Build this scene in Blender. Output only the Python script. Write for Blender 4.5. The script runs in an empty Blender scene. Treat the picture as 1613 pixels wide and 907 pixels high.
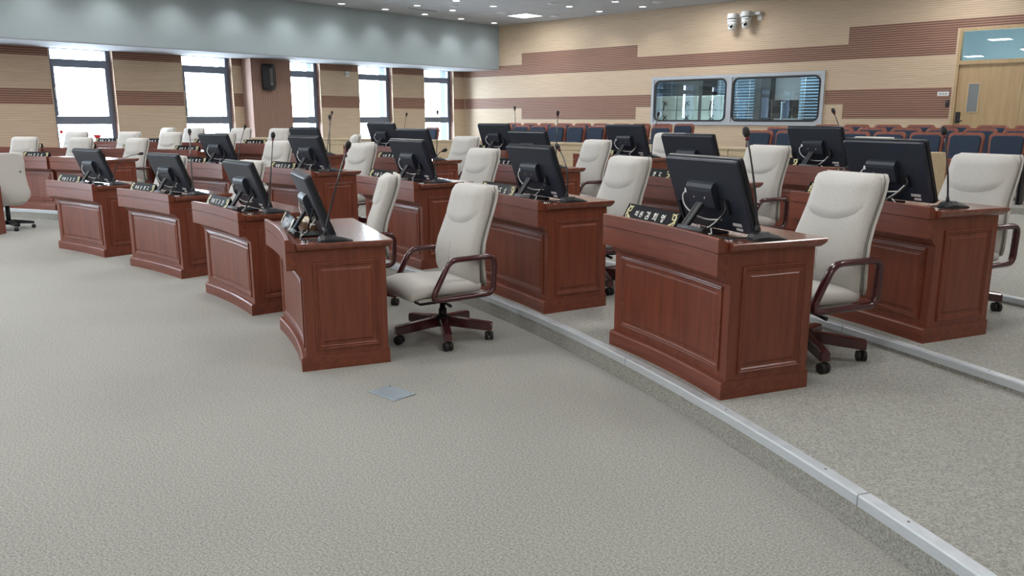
import bpy, bmesh, math, random
from math import sin, cos, pi, radians, sqrt, atan2
from mathutils import Vector, Matrix

random.seed(4)
S = bpy.context.scene
COL = S.collection

# ------------------------------------------------------------------ camera
cam = bpy.data.cameras.new('camera')
cam.sensor_width = 36.0
cam.lens = 36.0 * 1257.35 / 1613.0
cam.clip_start = 0.05
cam.clip_end = 300
camo = bpy.data.objects.new('camera', cam)
COL.objects.link(camo)
camo.location = (0, 0, 1.5)
camo.rotation_euler = (pi / 2 - 0.2087, 0, radians(42.37))
S.camera = camo

# ------------------------------------------------------------------ world / light / exposure
W = bpy.data.worlds.new('overcast')
S.world = W
W.use_nodes = True
bg = W.node_tree.nodes['Background']
bg.inputs[0].default_value = (0.78, 0.915, 1.0, 1)
bg.inputs[1].default_value = 18.0
S.view_settings.view_transform = 'Standard'
S.view_settings.look = 'None'
S.view_settings.gamma = 1
S.view_settings.exposure = 0.68
S.view_settings.use_curve_mapping = False
PANEL_W = 26.0      # watts per ceiling light panel
DOWN_W = 10.0       # watts per downlight
LAMP_COL = (1.0, 0.985, 0.96)

# ------------------------------------------------------------------ dimensions of the room
K = 1.10                        # survey of the walls, scaled to true distance


def SZ(z):
    return 1.5 + (z - 1.5) * K


XW, YW = -16.39 * K, 16.0 * K   # window wall, rear wall
XR, YF = 3.2, -11.0             # right wall, front wall (behind the viewer)
ZC = SZ(3.89)
XS = -15.06 * K                 # face of the bulkhead over the windows
ZS = SZ(2.78)
CX, CY = -8.479, -9.553         # centre of the desk arcs
RAD = {1: 12.956, 2: 14.625, 3: 16.204, 4: 17.884}
ZL = {1: 0.0, 2: 0.1405, 3: 0.2049, 4: 0.2598}

# ------------------------------------------------------------------ materials
MAT = {}


def mat(name, col=(0.5, 0.5, 0.5), rough=0.5, metal=0.0, spec=0.5):
    if name in MAT:
        return MAT[name]
    m = bpy.data.materials.new(name)
    m.use_nodes = True
    b = m.node_tree.nodes['Principled BSDF']
    b.inputs['Base Color'].default_value = (*col, 1)
    b.inputs['Roughness'].default_value = rough
    b.inputs['Metallic'].default_value = metal
    b.inputs['Specular IOR Level'].default_value = spec
    MAT[name] = m
    return m


def nodes(m):
    nt = m.node_tree
    return nt, nt.nodes['Principled BSDF'], nt.nodes.new, nt.links.new


def noise_mat(name, c1, c2, scale=(1, 1, 1), nscale=5.0, detail=4, rough=0.5, bump=0.0, bscale=None,
              spec=0.5, lo=0.35, hi=0.65, coord='Object', sheen=0.0, metal=0.0, bdist=0.01):
    m = mat(name, c1, rough, metal, spec)
    nt, b, N, L = nodes(m)
    tc = N('ShaderNodeTexCoord')
    mp = N('ShaderNodeMapping')
    mp.inputs['Scale'].default_value = scale
    L(tc.outputs[coord], mp.inputs[0])
    nz = N('ShaderNodeTexNoise')
    nz.inputs['Scale'].default_value = nscale
    nz.inputs['Detail'].default_value = detail
    L(mp.outputs[0], nz.inputs['Vector'])
    r = N('ShaderNodeValToRGB')
    r.color_ramp.elements[0].position = lo
    r.color_ramp.elements[1].position = hi
    r.color_ramp.elements[0].color = (*c1, 1)
    r.color_ramp.elements[1].color = (*c2, 1)
    L(nz.outputs['Fac'], r.inputs[0])
    L(r.outputs[0], b.inputs['Base Color'])
    if bump:
        bp = N('ShaderNodeBump')
        bp.inputs['Strength'].default_value = bump
        bp.inputs['Distance'].default_value = bdist
        if bscale:
            n2 = N('ShaderNodeTexNoise')
            n2.inputs['Scale'].default_value = bscale
            n2.inputs['Detail'].default_value = 3
            L(tc.outputs[coord], n2.inputs['Vector'])
            L(n2.outputs['Fac'], bp.inputs['Height'])
        else:
            L(nz.outputs['Fac'], bp.inputs['Height'])
        L(bp.outputs[0], b.inputs['Normal'])
    if sheen:
        b.inputs['Sheen Weight'].default_value = sheen
    return m


def wood(name, c1, c2, scale, rough=0.3, coat=0.0, nscale=3.0, spec=0.5):
    m = noise_mat(name, c1, c2, scale, nscale, 5, rough, 0.03, None, spec, 0.3, 0.7, bdist=0.002)
    if coat:
        b = m.node_tree.nodes['Principled BSDF']
        b.inputs['Coat Weight'].default_value = coat
        b.inputs['Coat Roughness'].default_value = 0.12
    return m


CH1, CH2 = (0.142, 0.033, 0.0175), (0.220, 0.057, 0.028)
wood('cherry_vertical_grain', CH1, CH2, (9, 9, 0.8), 0.40, 0.06)
wood('cherry_long_grain', CH1, CH2, (0.8, 9, 14), 0.38, 0.10)
wood('cherry_top', (0.17, 0.048, 0.028), (0.23, 0.068, 0.038), (0.8, 9, 9), 0.22, 0.5)
wood('burgundy_wood', (0.045, 0.008, 0.010), (0.075, 0.014, 0.016), (3, 3, 3), 0.22, 0.5)
wood('maple', (0.53, 0.41, 0.26), (0.62, 0.50, 0.33), (0.7, 9, 12), 0.45)
wood('door_wood', (0.40, 0.28, 0.15), (0.47, 0.34, 0.19), (9, 9, 0.6), 0.45)
wood('seat_shell_wood', (0.20, 0.055, 0.032), (0.28, 0.085, 0.05), (6, 6, 1.5), 0.35)
noise_mat('cream_fabric', (0.545, 0.535, 0.505), (0.645, 0.63, 0.60), (1, 1, 1), 220, 2, 0.92, 0.25, 260, 0.2,
          sheen=0.3, bdist=0.002)
noise_mat('cream_fabric_rear', (0.57, 0.555, 0.525), (0.63, 0.62, 0.59), (1, 1, 1), 220, 2, 0.9, 0.15, 260, 0.2,
          bdist=0.002)
mat('seam_thread', (0.20, 0.19, 0.17), 0.9)
noise_mat('navy_fabric', (0.030, 0.045, 0.075), (0.045, 0.062, 0.098), (1, 1, 1), 160, 2, 0.9, 0.2, None, 0.2, bdist=0.002)
noise_mat('black_plastic', (0.010, 0.012, 0.015), (0.013, 0.015, 0.019), (1, 1, 1), 300, 2, 0.42, 0.05, None, 0.45, bdist=0.001)
noise_mat('monitor_plastic', (0.018, 0.024, 0.038), (0.023, 0.030, 0.046), (1, 1, 1), 300, 2, 0.38, 0.04, None, 0.5, bdist=0.001)
mat('screen', (0.006, 0.006, 0.008), 0.12)
mat('black_rubber', (0.012, 0.012, 0.013), 0.6)
mat('chrome', (0.75, 0.76, 0.78), 0.15, 1.0)
noise_mat('aluminium', (0.52, 0.56, 0.60), (0.60, 0.64, 0.68), (1, 1, 40), 12, 2, 0.45, 0, None, 0.5, metal=0.2)
mat('gunmetal', (0.12, 0.115, 0.115), 0.35, 0.8)
mat('white_cable', (0.75, 0.75, 0.75), 0.5)
mat('grey_plastic', (0.07, 0.075, 0.085), 0.5)
mat('sticker_white', (0.7, 0.71, 0.72), 0.5)
mat('gold_print', (0.72, 0.66, 0.36), 0.4)
mat('white_print', (0.80, 0.80, 0.78), 0.5)
mat('nameplate_black', (0.008, 0.009, 0.011), 0.12)
mat('red_ring', (0.16, 0.02, 0.035), 0.4)
mat('red_sticker', (0.65, 0.03, 0.04), 0.5)
mat('window_frame', (0.16, 0.185, 0.24), 0.45, 0.2)  # base colour lightened and blued to include haze from the bright panes
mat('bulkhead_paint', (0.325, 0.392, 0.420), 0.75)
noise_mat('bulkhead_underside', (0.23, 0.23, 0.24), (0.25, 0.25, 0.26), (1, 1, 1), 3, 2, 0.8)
noise_mat('ceiling_paint', (0.36, 0.36, 0.375), (0.39, 0.39, 0.405), (1, 1, 1), 2, 3, 0.85)
mat('exterior_render', (0.030, 0.045, 0.075), 0.7)
mat('booth_frame_metal', (0.42, 0.45, 0.49), 0.4, 0.3)
mat('booth_wall_grey', (0.22, 0.235, 0.245), 0.8)
mat('booth_dark', (0.02, 0.022, 0.026), 0.7)
mat('blind_slat', (0.13, 0.21, 0.28), 0.5)
mat('pale_screen_back', (0.55, 0.62, 0.58), 0.5)
mat('white_plastic', (0.66, 0.68, 0.69), 0.4)
mat('lens_black', (0.004, 0.004, 0.005), 0.08)
mat('room_wall_paint', (0.36, 0.28, 0.21), 0.8)
mat('desk_white', (0.7, 0.72, 0.72), 0.4)
mat('satin_metal_plate', (0.36, 0.43, 0.49), 0.45, 0.25)  # bluish brightness of the reflected windows is put into this base colour
mat('frosted', (0.18, 0.20, 0.21), 0.3)


def carpet(name, k=1.0):
    m = mat(name, (0.3, 0.29, 0.26), 0.95, 0, 0.15)
    nt, b, N, L = nodes(m)
    tc = N('ShaderNodeTexCoord')
    n1 = N('ShaderNodeTexNoise'); n1.inputs['Scale'].default_value = 110; n1.inputs['Detail'].default_value = 5
    n1.inputs['Roughness'].default_value = 0.9
    n2 = N('ShaderNodeTexNoise'); n2.inputs['Scale'].default_value = 0.9; n2.inputs['Detail'].default_value = 3
    L(tc.outputs['Object'], n1.inputs['Vector']); L(tc.outputs['Object'], n2.inputs['Vector'])
    r = N('ShaderNodeValToRGB')
    r.color_ramp.elements[0].position = 0.41; r.color_ramp.elements[1].position = 0.59
    r.color_ramp.elements[0].color = (0.190 * k, 0.190 * k, 0.171 * k, 1)
    r.color_ramp.elements[1].color = (0.465 * k, 0.466 * k, 0.428 * k, 1)
    L(n1.outputs['Fac'], r.inputs[0])
    mr = N('ShaderNodeMapRange'); mr.inputs[3].default_value = 0.90; mr.inputs[4].default_value = 1.08
    L(n2.outputs['Fac'], mr.inputs[0])
    mx = N('ShaderNodeMix'); mx.data_type = 'RGBA'; mx.blend_type = 'MULTIPLY'; mx.inputs['Factor'].default_value = 1
    L(r.outputs[0], mx.inputs['A']); L(mr.outputs[0], mx.inputs['B'])
    L(mx.outputs['Result'], b.inputs['Base Color'])
    bp = N('ShaderNodeBump'); bp.inputs['Strength'].default_value = 0.3; bp.inputs['Distance'].default_value = 0.003
    L(n1.outputs['Fac'], bp.inputs['Height']); L(bp.outputs[0], b.inputs['Normal'])
    b.inputs['Sheen Weight'].default_value = 0.15
    return m


carpet('carpet')


def grooved(name, c1, c2, groove, pitch, width, axis='Z', rough=0.55, grain=(0.5, 0.5, 14), depth=0.004):
    """acoustic timber boards: fine parallel grooves cut in a wood-grain face"""
    m = mat(name, c1, rough, 0, 0.35)
    nt, b, N, L = nodes(m)
    tc = N('ShaderNodeTexCoord')
    mp = N('ShaderNodeMapping'); mp.inputs['Scale'].default_value = grain
    L(tc.outputs['Object'], mp.inputs[0])
    nz = N('ShaderNodeTexNoise'); nz.inputs['Scale'].default_value = 2.2; nz.inputs['Detail'].default_value = 5
    nz.inputs['Roughness'].default_value = 0.7
    L(mp.outputs[0], nz.inputs['Vector'])
    r = N('ShaderNodeValToRGB')
    r.color_ramp.elements[0].position = 0.3; r.color_ramp.elements[1].position = 0.7
    r.color_ramp.elements[0].color = (*c1, 1); r.color_ramp.elements[1].color = (*c2, 1)
    L(nz.outputs['Fac'], r.inputs[0])
    sp = N('ShaderNodeSeparateXYZ'); L(tc.outputs['Object'], sp.inputs[0])
    d = N('ShaderNodeMath'); d.operation = 'DIVIDE'; d.inputs[1].default_value = pitch
    L(sp.outputs[axis], d.inputs[0])
    f = N('ShaderNodeMath'); f.operation = 'FRACT'; L(d.outputs[0], f.inputs[0])
    g = N('ShaderNodeMath'); g.operation = 'LESS_THAN'; g.inputs[1].default_value = width / pitch
    L(f.outputs[0], g.inputs[0])
    mx = N('ShaderNodeMix'); mx.data_type = 'RGBA'
    mx.inputs['B'].default_value = (*groove, 1)
    L(g.outputs[0], mx.inputs['Factor']); L(r.outputs[0], mx.inputs['A'])
    L(mx.outputs['Result'], b.inputs['Base Color'])
    inv = N('ShaderNodeMath'); inv.operation = 'SUBTRACT'; inv.inputs[0].default_value = 1.0
    L(g.outputs[0], inv.inputs[1])
    bp = N('ShaderNodeBump'); bp.inputs['Strength'].default_value = 0.4; bp.inputs['Distance'].default_value = depth
    L(inv.outputs[0], bp.inputs['Height']); L(bp.outputs[0], b.inputs['Normal'])
    return m


grooved('pale_boards', (0.50, 0.385, 0.275), (0.63, 0.50, 0.37), (0.36, 0.26, 0.175), 0.042, 0.006, grain=(0.9, 0.9, 20))
grooved('brown_slats', (0.285, 0.160, 0.115), (0.355, 0.205, 0.15), (0.075, 0.033, 0.024), 0.044, 0.014)
grooved('brown_slats_upright', (0.30, 0.185, 0.145), (0.37, 0.235, 0.185), (0.12, 0.055, 0.04), 0.045, 0.014, axis='Y',
        grain=(14, 14, 0.5))


def glass(name, tint=(1, 1, 1), gloss=0.12, rough=0.0):
    m = bpy.data.materials.new(name); m.use_nodes = True
    nt = m.node_tree; nt.nodes.clear()
    o = nt.nodes.new('ShaderNodeOutputMaterial'); mx = nt.nodes.new('ShaderNodeMixShader')
    t = nt.nodes.new('ShaderNodeBsdfTransparent'); t.inputs[0].default_value = (*tint, 1)
    g = nt.nodes.new('ShaderNodeBsdfGlossy'); g.inputs['Roughness'].default_value = rough
    mx.inputs[0].default_value = gloss
    nt.links.new(t.outputs[0], mx.inputs[1]); nt.links.new(g.outputs[0], mx.inputs[2])
    nt.links.new(mx.outputs[0], o.inputs[0]); MAT[name] = m
    return m


glass('clear_glass', (0.97, 0.98, 1.0), 0.05)
glass('booth_glass', (0.80, 0.88, 0.90), 0.06)
glass('transom_glass', (0.62, 0.70, 0.72), 0.14)


def emit(name, col, strength):
    m = bpy.data.materials.new(name); m.use_nodes = True
    b = m.node_tree.nodes['Principled BSDF']
    b.inputs['Base Color'].default_value = (*col, 1)
    b.inputs['Emission Color'].default_value = (*col, 1); b.inputs['Emission Strength'].default_value = strength
    MAT[name] = m
    return m


emit('lamp_glow', (1, 0.99, 0.97), 6.0)
emit('panel_glow', (1, 0.99, 0.97), 5.0)

# ------------------------------------------------------------------ mesh helpers


class MB:
    def __init__(s):
        s.v = []; s.f = []; s.smooth = []

    def add(s, vs, fs, smooth=False):
        n = len(s.v)
        s.v += [tuple(p) for p in vs]
        s.f += [tuple(i + n for i in f) for f in fs]
        s.smooth += [smooth] * len(fs)
        return s

    def box(s, x0, x1, y0, y1, z0, z1):
        vs = [(x0, y0, z0), (x1, y0, z0), (x1, y1, z0), (x0, y1, z0), (x0, y0, z1), (x1, y0, z1), (x1, y1, z1), (x0, y1, z1)]
        fs = [(3, 2, 1, 0), (4, 5, 6, 7), (0, 1, 5, 4), (1, 2, 6, 5), (2, 3, 7, 6), (3, 0, 4, 7)]
        return s.add(vs, fs)

    def bbox(s, x0, x1, y0, y1, z0, z1, b=0.005, seg=2):
        bm = bmesh.new()
        bmesh.ops.create_cube(bm, size=1)
        for v in bm.verts:
            v.co = Vector(((x0 + x1) / 2 + v.co.x * (x1 - x0), (y0 + y1) / 2 + v.co.y * (y1 - y0), (z0 + z1) / 2 + v.co.z * (z1 - z0)))
        bmesh.ops.bevel(bm, geom=bm.edges[:], offset=b, segments=seg, profile=0.5, affect='EDGES')
        bm.verts.index_update()
        s.add([v.co[:] for v in bm.verts], [[v.index for v in f.verts] for f in bm.faces], False)
        bm.free()
        return s

    def rings(s, rings, closed=True, cap=True, smooth=True, loop=False):
        """skin a list of equal-length vertex rings"""
        n = len(rings[0]); base = len(s.v)
        for r in rings:
            s.v += [tuple(p) for p in r]
        m = len(rings)
        for i in range(m if loop else m - 1):
            a = base + i * n; b = base + ((i + 1) % m) * n
            for j in range(n if closed else n - 1):
                k = (j + 1) % n
                s.f.append((a + j, a + k, b + k, b + j)); s.smooth.append(smooth)
        if cap and not loop:
            s.f.append(tuple(base + j for j in reversed(range(n)))); s.smooth.append(False)
            s.f.append(tuple(base + (m - 1) * n + j for j in range(n))); s.smooth.append(False)
        return s

    def tube(s, pts, r, n=8, loop=False, ry=None, up=Vector((0.123, 0.31, 0.94)), smooth=True):
        pts = [Vector(p) for p in pts]; m = len(pts)
        rr = r if isinstance(r, (list, tuple)) else [r] * m
        rs = []; ref = None
        for i in range(m):
            a = pts[(i - 1) % m] if (loop or i > 0) else pts[0]
            b = pts[(i + 1) % m] if (loop or i < m - 1) else pts[-1]
            t = (b - a).normalized()
            if ref is None:
                ref = up - t * up.dot(t)
                if ref.length < 1e-3:
                    ref = Vector((1, 0, 0)) - t * t.x
            else:
                ref = ref - t * ref.dot(t)
            ref.normalize(); bi = t.cross(ref)
            q = ry if ry else rr[i]
            rs.append([pts[i] + ref * (cos(2 * pi * k / n) * q) + bi * (sin(2 * pi * k / n) * rr[i]) for k in range(n)])
        return s.rings(rs, loop=loop, smooth=smooth)

    def lathe(s, prof, n=16, c=(0, 0, 0), smooth=True):
        rs = [[(c[0] + r * cos(2 * pi * k / n), c[1] + r * sin(2 * pi * k / n), c[2] + z) for k in range(n)] for r, z in prof]
        return s.rings(rs, smooth=smooth)

    def prism(s, poly, z0, z1, ax='z'):
        """extrude polygon; ax z: poly (x,y); ax x: poly (y,z) from x=z0..z1; ax y: poly (x,z)"""
        f = {'z': lambda p, h: (p[0], p[1], h), 'x': lambda p, h: (h, p[0], p[1]), 'y': lambda p, h: (p[0], h, p[1])}[ax]
        n = len(poly)
        vs = [f(p, z0) for p in poly] + [f(p, z1) for p in poly]
        fs = [tuple(reversed(range(n))), tuple(range(n, 2 * n))] + [(i, (i + 1) % n, n + (i + 1) % n, n + i) for i in range(n)]
        return s.add(vs, fs)

    def mesh(s, name):
        me = bpy.data.meshes.new(name)
        me.from_pydata(s.v, [], s.f)
        me.polygons.foreach_set('use_smooth', s.smooth)
        me.update()
        bm = bmesh.new(); bm.from_mesh(me)
        bmesh.ops.recalc_face_normals(bm, faces=bm.faces)
        bm.to_mesh(me); bm.free()
        return me


def link(name, me, material, parent=None, loc=None, rz=0):
    o = bpy.data.objects.new(name, me)
    COL.objects.link(o)
    if material and not me.materials:
        me.materials.append(MAT[material])
    if parent is not None:
        o.parent = parent
    if loc is not None:
        o.location = loc
    if rz:
        o.rotation_euler = (0, 0, rz)
    return o


def part(name, mb, material, parent=None, loc=None, rz=0):
    return link(name, mb.mesh(name), material, parent, loc, rz)


def tag(o, label, cat, group=None):
    o['label'] = label; o['category'] = cat
    if group:
        o['group'] = group
    return o


def thing(name, label, cat, loc=(0, 0, 0), rz=0, group=None):
    o = bpy.data.objects.new(name, None); COL.objects.link(o)
    o.empty_display_size = 0.1
    o.location = loc; o.rotation_euler = (0, 0, rz)
    return tag(o, label, cat, group)


def struct(name, mb, material, parent=None):
    o = part(name, mb, material, parent)
    if parent is None:
        o['kind'] = 'structure'
    return o


def sroot(name, loc=(0, 0, 0)):
    o = bpy.data.objects.new(name, None); COL.objects.link(o); o.location = loc
    o['kind'] = 'structure'
    return o


def copy_tree(o, parent=None):
    c = o.copy(); COL.objects.link(c)
    if parent is not None:
        c.parent = parent
    for ch in list(o.children):
        copy_tree(ch, c)
    return c


ORD = ['rightmost', 'second', 'third', 'fourth', 'fifth', 'sixth', 'seventh', 'eighth', 'ninth', 'tenth']
ROWN = {1: 'floor-level front row', 2: 'first raised row', 3: 'second raised row', 4: 'rearmost desk row'}


def where(row, i):
    return ('%s in the %s' % ('rightmost', ROWN[row])) if i == 0 else ('%s from right in the %s' % (ORD[i], ROWN[row]))


def polar(r, th):
    t = radians(th)
    return CX + r * cos(t), CY + r * sin(t)


def rr_loop(w, h, r, n=4):
    """rounded rectangle loop, centred, n segments a corner"""
    out = []
    for cx_, cy_, a0 in ((w / 2 - r, h / 2 - r, 0), (-w / 2 + r, h / 2 - r, 90), (-w / 2 + r, -h / 2 + r, 180), (w / 2 - r, -h / 2 + r, 270)):
        for k in range(n + 1):
            a = radians(a0 + 90 * k / n)
            out.append((cx_ + r * cos(a), cy_ + r * sin(a)))
    return out


# ================================================================== THE SETTING
fl = MB().box(XW, XR, YF, YW, -0.15, 0.0)
struct('floor', fl, 'carpet')


def to_wall(r, th):
    """outer limit of a tier along a ray from the arc centre"""
    t = radians(th); c, s_ = cos(t), sin(t); best = 99
    if c > 1e-6: best = min(best, (XR - CX) / c)
    if c < -1e-6: best = min(best, (XW - CX) / c)
    if s_ > 1e-6: best = min(best, (YW - CY) / s_)
    return best


TIER_R = {2: RAD[2] - 0.060, 3: 16.095, 4: 17.645}


def tier(name, r, z0, z1):
    ths = [10 + 0.75 * i for i in range(int((158 - 10) / 0.75) + 1)]
    ths = [t for t in ths if to_wall(r, t) > r + 0.02]
    b = MB(); n = len(ths)
    vi = [(*polar(r, t), z) for t in ths for z in (z0, z1)]
    vo = [(*polar(to_wall(r, t), t), z) for t in ths for z in (z0, z1)]
    vs = vi + vo; fs = []; N2 = 2 * n
    for i in range(n - 1):
        a = 2 * i
        fs += [(a, a + 2, a + 3, a + 1), (a + 1, a + 3, N2 + a + 3, N2 + a + 1), (N2 + a, N2 + a + 1, N2 + a + 3, N2 + a + 2)]
    b.add(vs, fs)
    return struct(name, b, 'carpet'), ths


tiers = {}
tiers[2] = tier('floor_tier_1', TIER_R[2], 0.0, ZL[2])
tiers[3] = tier('floor_tier_2', TIER_R[3], ZL[2], ZL[3])
tiers[4] = tier('floor_tier_3', TIER_R[4], ZL[3], ZL[4])

# aluminium nosings along the steps, in lengths of about 1.9 m
for k in (2, 3, 4):
    r = TIER_R[k]; z = ZL[k]
    root = sroot('trim_%d' % (k - 1))
    t0, t1 = max(tiers[k][1][0], 34), min(tiers[k][1][-1], 128)
    seg = 7.2
    t = t0
    drop = {2: 0.042, 3: 0.040, 4: 0.036}[k]
    while t < t1 - 0.3:
        te = min(t + seg, t1)
        prof = [(-0.006, -drop), (-0.006, -0.004), (-0.002, 0.003), (0.046, 0.003), (0.046, -0.003), (0.0, -0.003), (0.0, -drop)]
        rs = []
        m = 10
        for i in range(m + 1):
            th = t + 0.012 + (te - t - 0.024) * i / m
            rs.append([(*polar(r + p[0], th), z + p[1]) for p in prof])
        part('nosing_strip', MB().rings(rs, smooth=False), 'aluminium', root)
        for q in (0.12, 0.5, 0.88):
            x, y = polar(r + 0.024, t + (te - t) * q)
            part('screw', MB().lathe([(0.005, 0.0029), (0.005, 0.0042), (0.002, 0.0042)], 8, (x, y, z)), 'gunmetal', root)
        t = te

# ---------------- rear wall (grooved maple boards with bands of darker slats)
# opening for the control-room window and the door
BX0, BX1, BZ0, BZ1 = -10.27 * K, -6.32 * K, SZ(1.37), SZ(2.42)
DX0, DX1, DZ0, DZ1 = -4.02 * K, -1.95 * K, 0.44, SZ(3.03)
b = MB()
TH = 0.20
for (x0, x1, z0, z1) in ((XW - 0.6, BX0, 0, ZC), (BX0, BX1, 0, BZ0), (BX0, BX1, BZ1, ZC), (BX1, DX0, 0, ZC), (DX0, DX1, DZ1, ZC), (DX0, DX1, 0, DZ0), (DX1, XR, 0, ZC)):
    b.box(x0, x1, YW, YW + TH, z0, z1)
wall_rear = struct('wall_rear', b, 'pale_boards')
bands = [(-16.36, -14.25, 2.61, 2.87), (-14.25, -10.70, 2.61, 3.15), (-10.70, -5.93, 2.61, 2.885), (-5.93, -4.06, 2.61, 3.20), (-4.06, 0.2, 3.05, 3.20),
         (-16.36, -14.25, 1.77, 2.04), (-14.25, -10.70, 1.495, 2.04), (-10.70, -10.29, 1.77, 2.04),
         (-6.30, -5.94, 1.78, 2.05), (-5.94, -4.06, 1.505, 2.05), (-1.85, 2.6, 1.505, 2.05)]
bands = [(p[0] * K, p[1] * K, SZ(p[2]), SZ(p[3])) for p in bands]
for (x0, x1, z0, z1) in bands:
    part('slat_panel', MB().box(x0, x1, YW - 0.006, YW + 0.002, z0, z1), 'brown_slats', wall_rear)

# ---------------- window wall with deep openings, bulkhead above
WIN = [(5.45, 6.58), (7.94, 9.04), (10.24, 11.27), (12.38, 13.44), (14.52, 15.58)]
WIN_OFF = [(3.2, 4.3), (0.95, 2.05), (-1.3, -0.2), (-3.55, -2.45), (-5.8, -4.7), (-8.05, -6.95)]
WIN = [(p[0] * K, p[1] * K) for p in WIN]
WIN_OFF = [(p[0] * K, p[1] * K) for p in WIN_OFF if p[0] > -8]
allw = sorted(WIN + WIN_OFF)
SILL = SZ(0.62)
XO = XW - 0.60
b = MB()
edges = [YF] + [e for w in allw for e in w] + [YW]
for i in range(0, len(edges), 2):
    b.box(XW - 0.24, XW, edges[i], edges[i + 1], 0, ZS + 0.02)
for (y0, y1) in allw:
    b.box(XW - 0.24, XW, y0, y1, 0, SILL)
wall_left = struct('wall_left', b, 'pale_boards')
b = MB()
for i in range(0, len(edges), 2):
    b.box(XO, XW - 0.2401, edges[i], edges[i + 1], 0, ZS + 0.9)
for (y0, y1) in allw:
    b.box(XO, XW - 0.2401, y0, y1, 0, SILL)
    b.box(XO, XW - 0.2401, y0, y1, ZS + 0.02, ZS + 0.9)
struct('wall_outer', b, 'exterior_render')
PIL0, PIL1, PILX = 9.27 * K, 10.24 * K - 0.005, -16.0 * K
ed2 = [edges[i] for i in range(len(edges))]
for i in range(0, len(edges), 2):
    y0, y1 = edges[i], edges[i + 1]
    if abs(y1 - 10.24 * K) < 0.02:
        y1 = PIL0
    part('slat_panel', MB().box(XW - 0.002, XW + 0.006, y0, y1, SZ(1.76), SZ(2.035)), 'brown_slats', wall_left)
    part('slat_panel', MB().box(XW - 0.002, XW + 0.006, y0, y1, SZ(2.62), ZS), 'brown_slats', wall_left)
    # pale edge strips at the window reveals
    for yy in (y0, y1):
        if YF + 0.1 < yy < YW - 0.1 and yy != PIL0:
            part('reveal_trim', MB().box(XW - 0.01, XW + 0.009, yy - 0.006, yy + 0.006, SILL, ZS), 'maple', wall_left)
            part('reveal_lining', MB().box(XW - 0.238, XW - 0.011, yy - 0.004, yy + 0.004, SILL, ZS), 'brown_slats', wall_left)
struct('wall_pilaster', MB().box(XW, PILX, PIL0, PIL1, 0, ZS), 'brown_slats_upright')

b = MB().box(XW - 0.24, XS, YF, YW, ZS, ZC)
struct('wall_bulkhead', b, 'bulkhead_paint')
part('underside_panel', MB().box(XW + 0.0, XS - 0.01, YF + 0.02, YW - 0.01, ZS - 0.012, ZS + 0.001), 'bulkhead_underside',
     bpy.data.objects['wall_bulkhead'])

# ceiling: flat slab with panels, thin recessed joints between them
struct('ceiling', MB().box(XW - 0.24, XR, YF, YW + TH, ZC + 0.012, ZC + 0.15), 'ceiling_paint')
ceil = bpy.data.objects['ceiling']
CELLX = [(-13.13 + 2.33 * i) * K for i in range(7)]
CELLY = [(14.85 - 2.345 * j) * K for j in range(12)]
x = XS
pm = {}
xs = [XS] + [c + 1.165 * K for c in CELLX if c + 1.165 * K < XR - 0.3] + [XR]
ys = [YW] + [c - 1.1725 * K for c in CELLY if c - 1.1725 * K > YF + 0.3] + [YF]
for i in range(len(xs) - 1):
    for j in range(len(ys) - 1):
        w_, h_ = xs[i + 1] - xs[i] - 0.010, ys[j] - ys[j + 1] - 0.010
        key = (round(w_, 3), round(h_, 3))
        if key not in pm:
            pm[key] = MB().box(-w_ / 2, w_ / 2, -h_ / 2, h_ / 2, 0, 0.0115).mesh('ceiling_panel')
        link('ceiling_panel', pm[key], 'ceiling_paint', ceil, ((xs[i] + xs[i + 1]) / 2, (ys[j] + ys[j + 1]) / 2, ZC))

# walls behind the viewer
struct('wall_right', MB().box(XR, XR + 0.15, YF, YW + TH, 0, ZC), 'room_wall_paint')
struct('wall_front', MB().box(XW - 0.24, XR, YF - 0.15, YF, 0, ZC), 'room_wall_paint')

# windows
XG = XW - 0.20


def window(idx, y0, y1):
    root = sroot('window_%d' % idx, (XG, (y0 + y1) / 2, SILL))
    w = (y1 - y0); h = ZS - SILL
    ya, yb = -w / 2, w / 2
    z = lambda zz: SZ(zz) - SILL
    fr = MB()
    fr.box(-0.04, 0.05, ya, ya + 0.085, 0, h); fr.box(-0.04, 0.05, yb - 0.085, yb, 0, h)
    fr.box(-0.04, 0.05, ya + 0.085, yb - 0.085, 0, 0.06); fr.box(-0.04, 0.05, ya + 0.085, yb - 0.085, h - 0.015, h)
    part('window_frame', fr, 'window_frame', root)
    for z0, z1 in ((2.445, 2.59), (1.40, 1.55)):
        rl = MB().bbox(-0.04, 0.055, ya + 0.085, yb - 0.085, z(z0), z(z1), 0.006)
        part('rail', rl, 'window_frame', root)
    sash = MB()
    sash.box(-0.03, 0.065, ya + 0.086, ya + 0.125, z(1.551), z(2.444)); sash.box(-0.03, 0.065, yb - 0.125, yb - 0.086, z(1.551), z(2.444))
    part('sash', sash, 'window_frame', root)
    hd = MB().bbox(0.066, 0.085, ya + 0.085, ya + 0.11, z(1.95), z(2.07), 0.004)
    hd.bbox(0.085, 0.11, ya + 0.088, ya + 0.107, z(1.88), z(2.02), 0.004)
    part('handle', hd, 'white_plastic', root)
    for z0, z1 in ((2.59, 2.768), (1.551, 2.444), (0.67, 1.40)):
        part('pane', MB().box(-0.004, 0.004, ya + 0.085, yb - 0.085, z(z0), z(z1)), 'clear_glass', root)
    part('latch', MB().bbox(0.01, 0.03, -0.02, 0.03, z(2.41), z(2.43), 0.003), 'grey_plastic', root)
    return root


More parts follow.
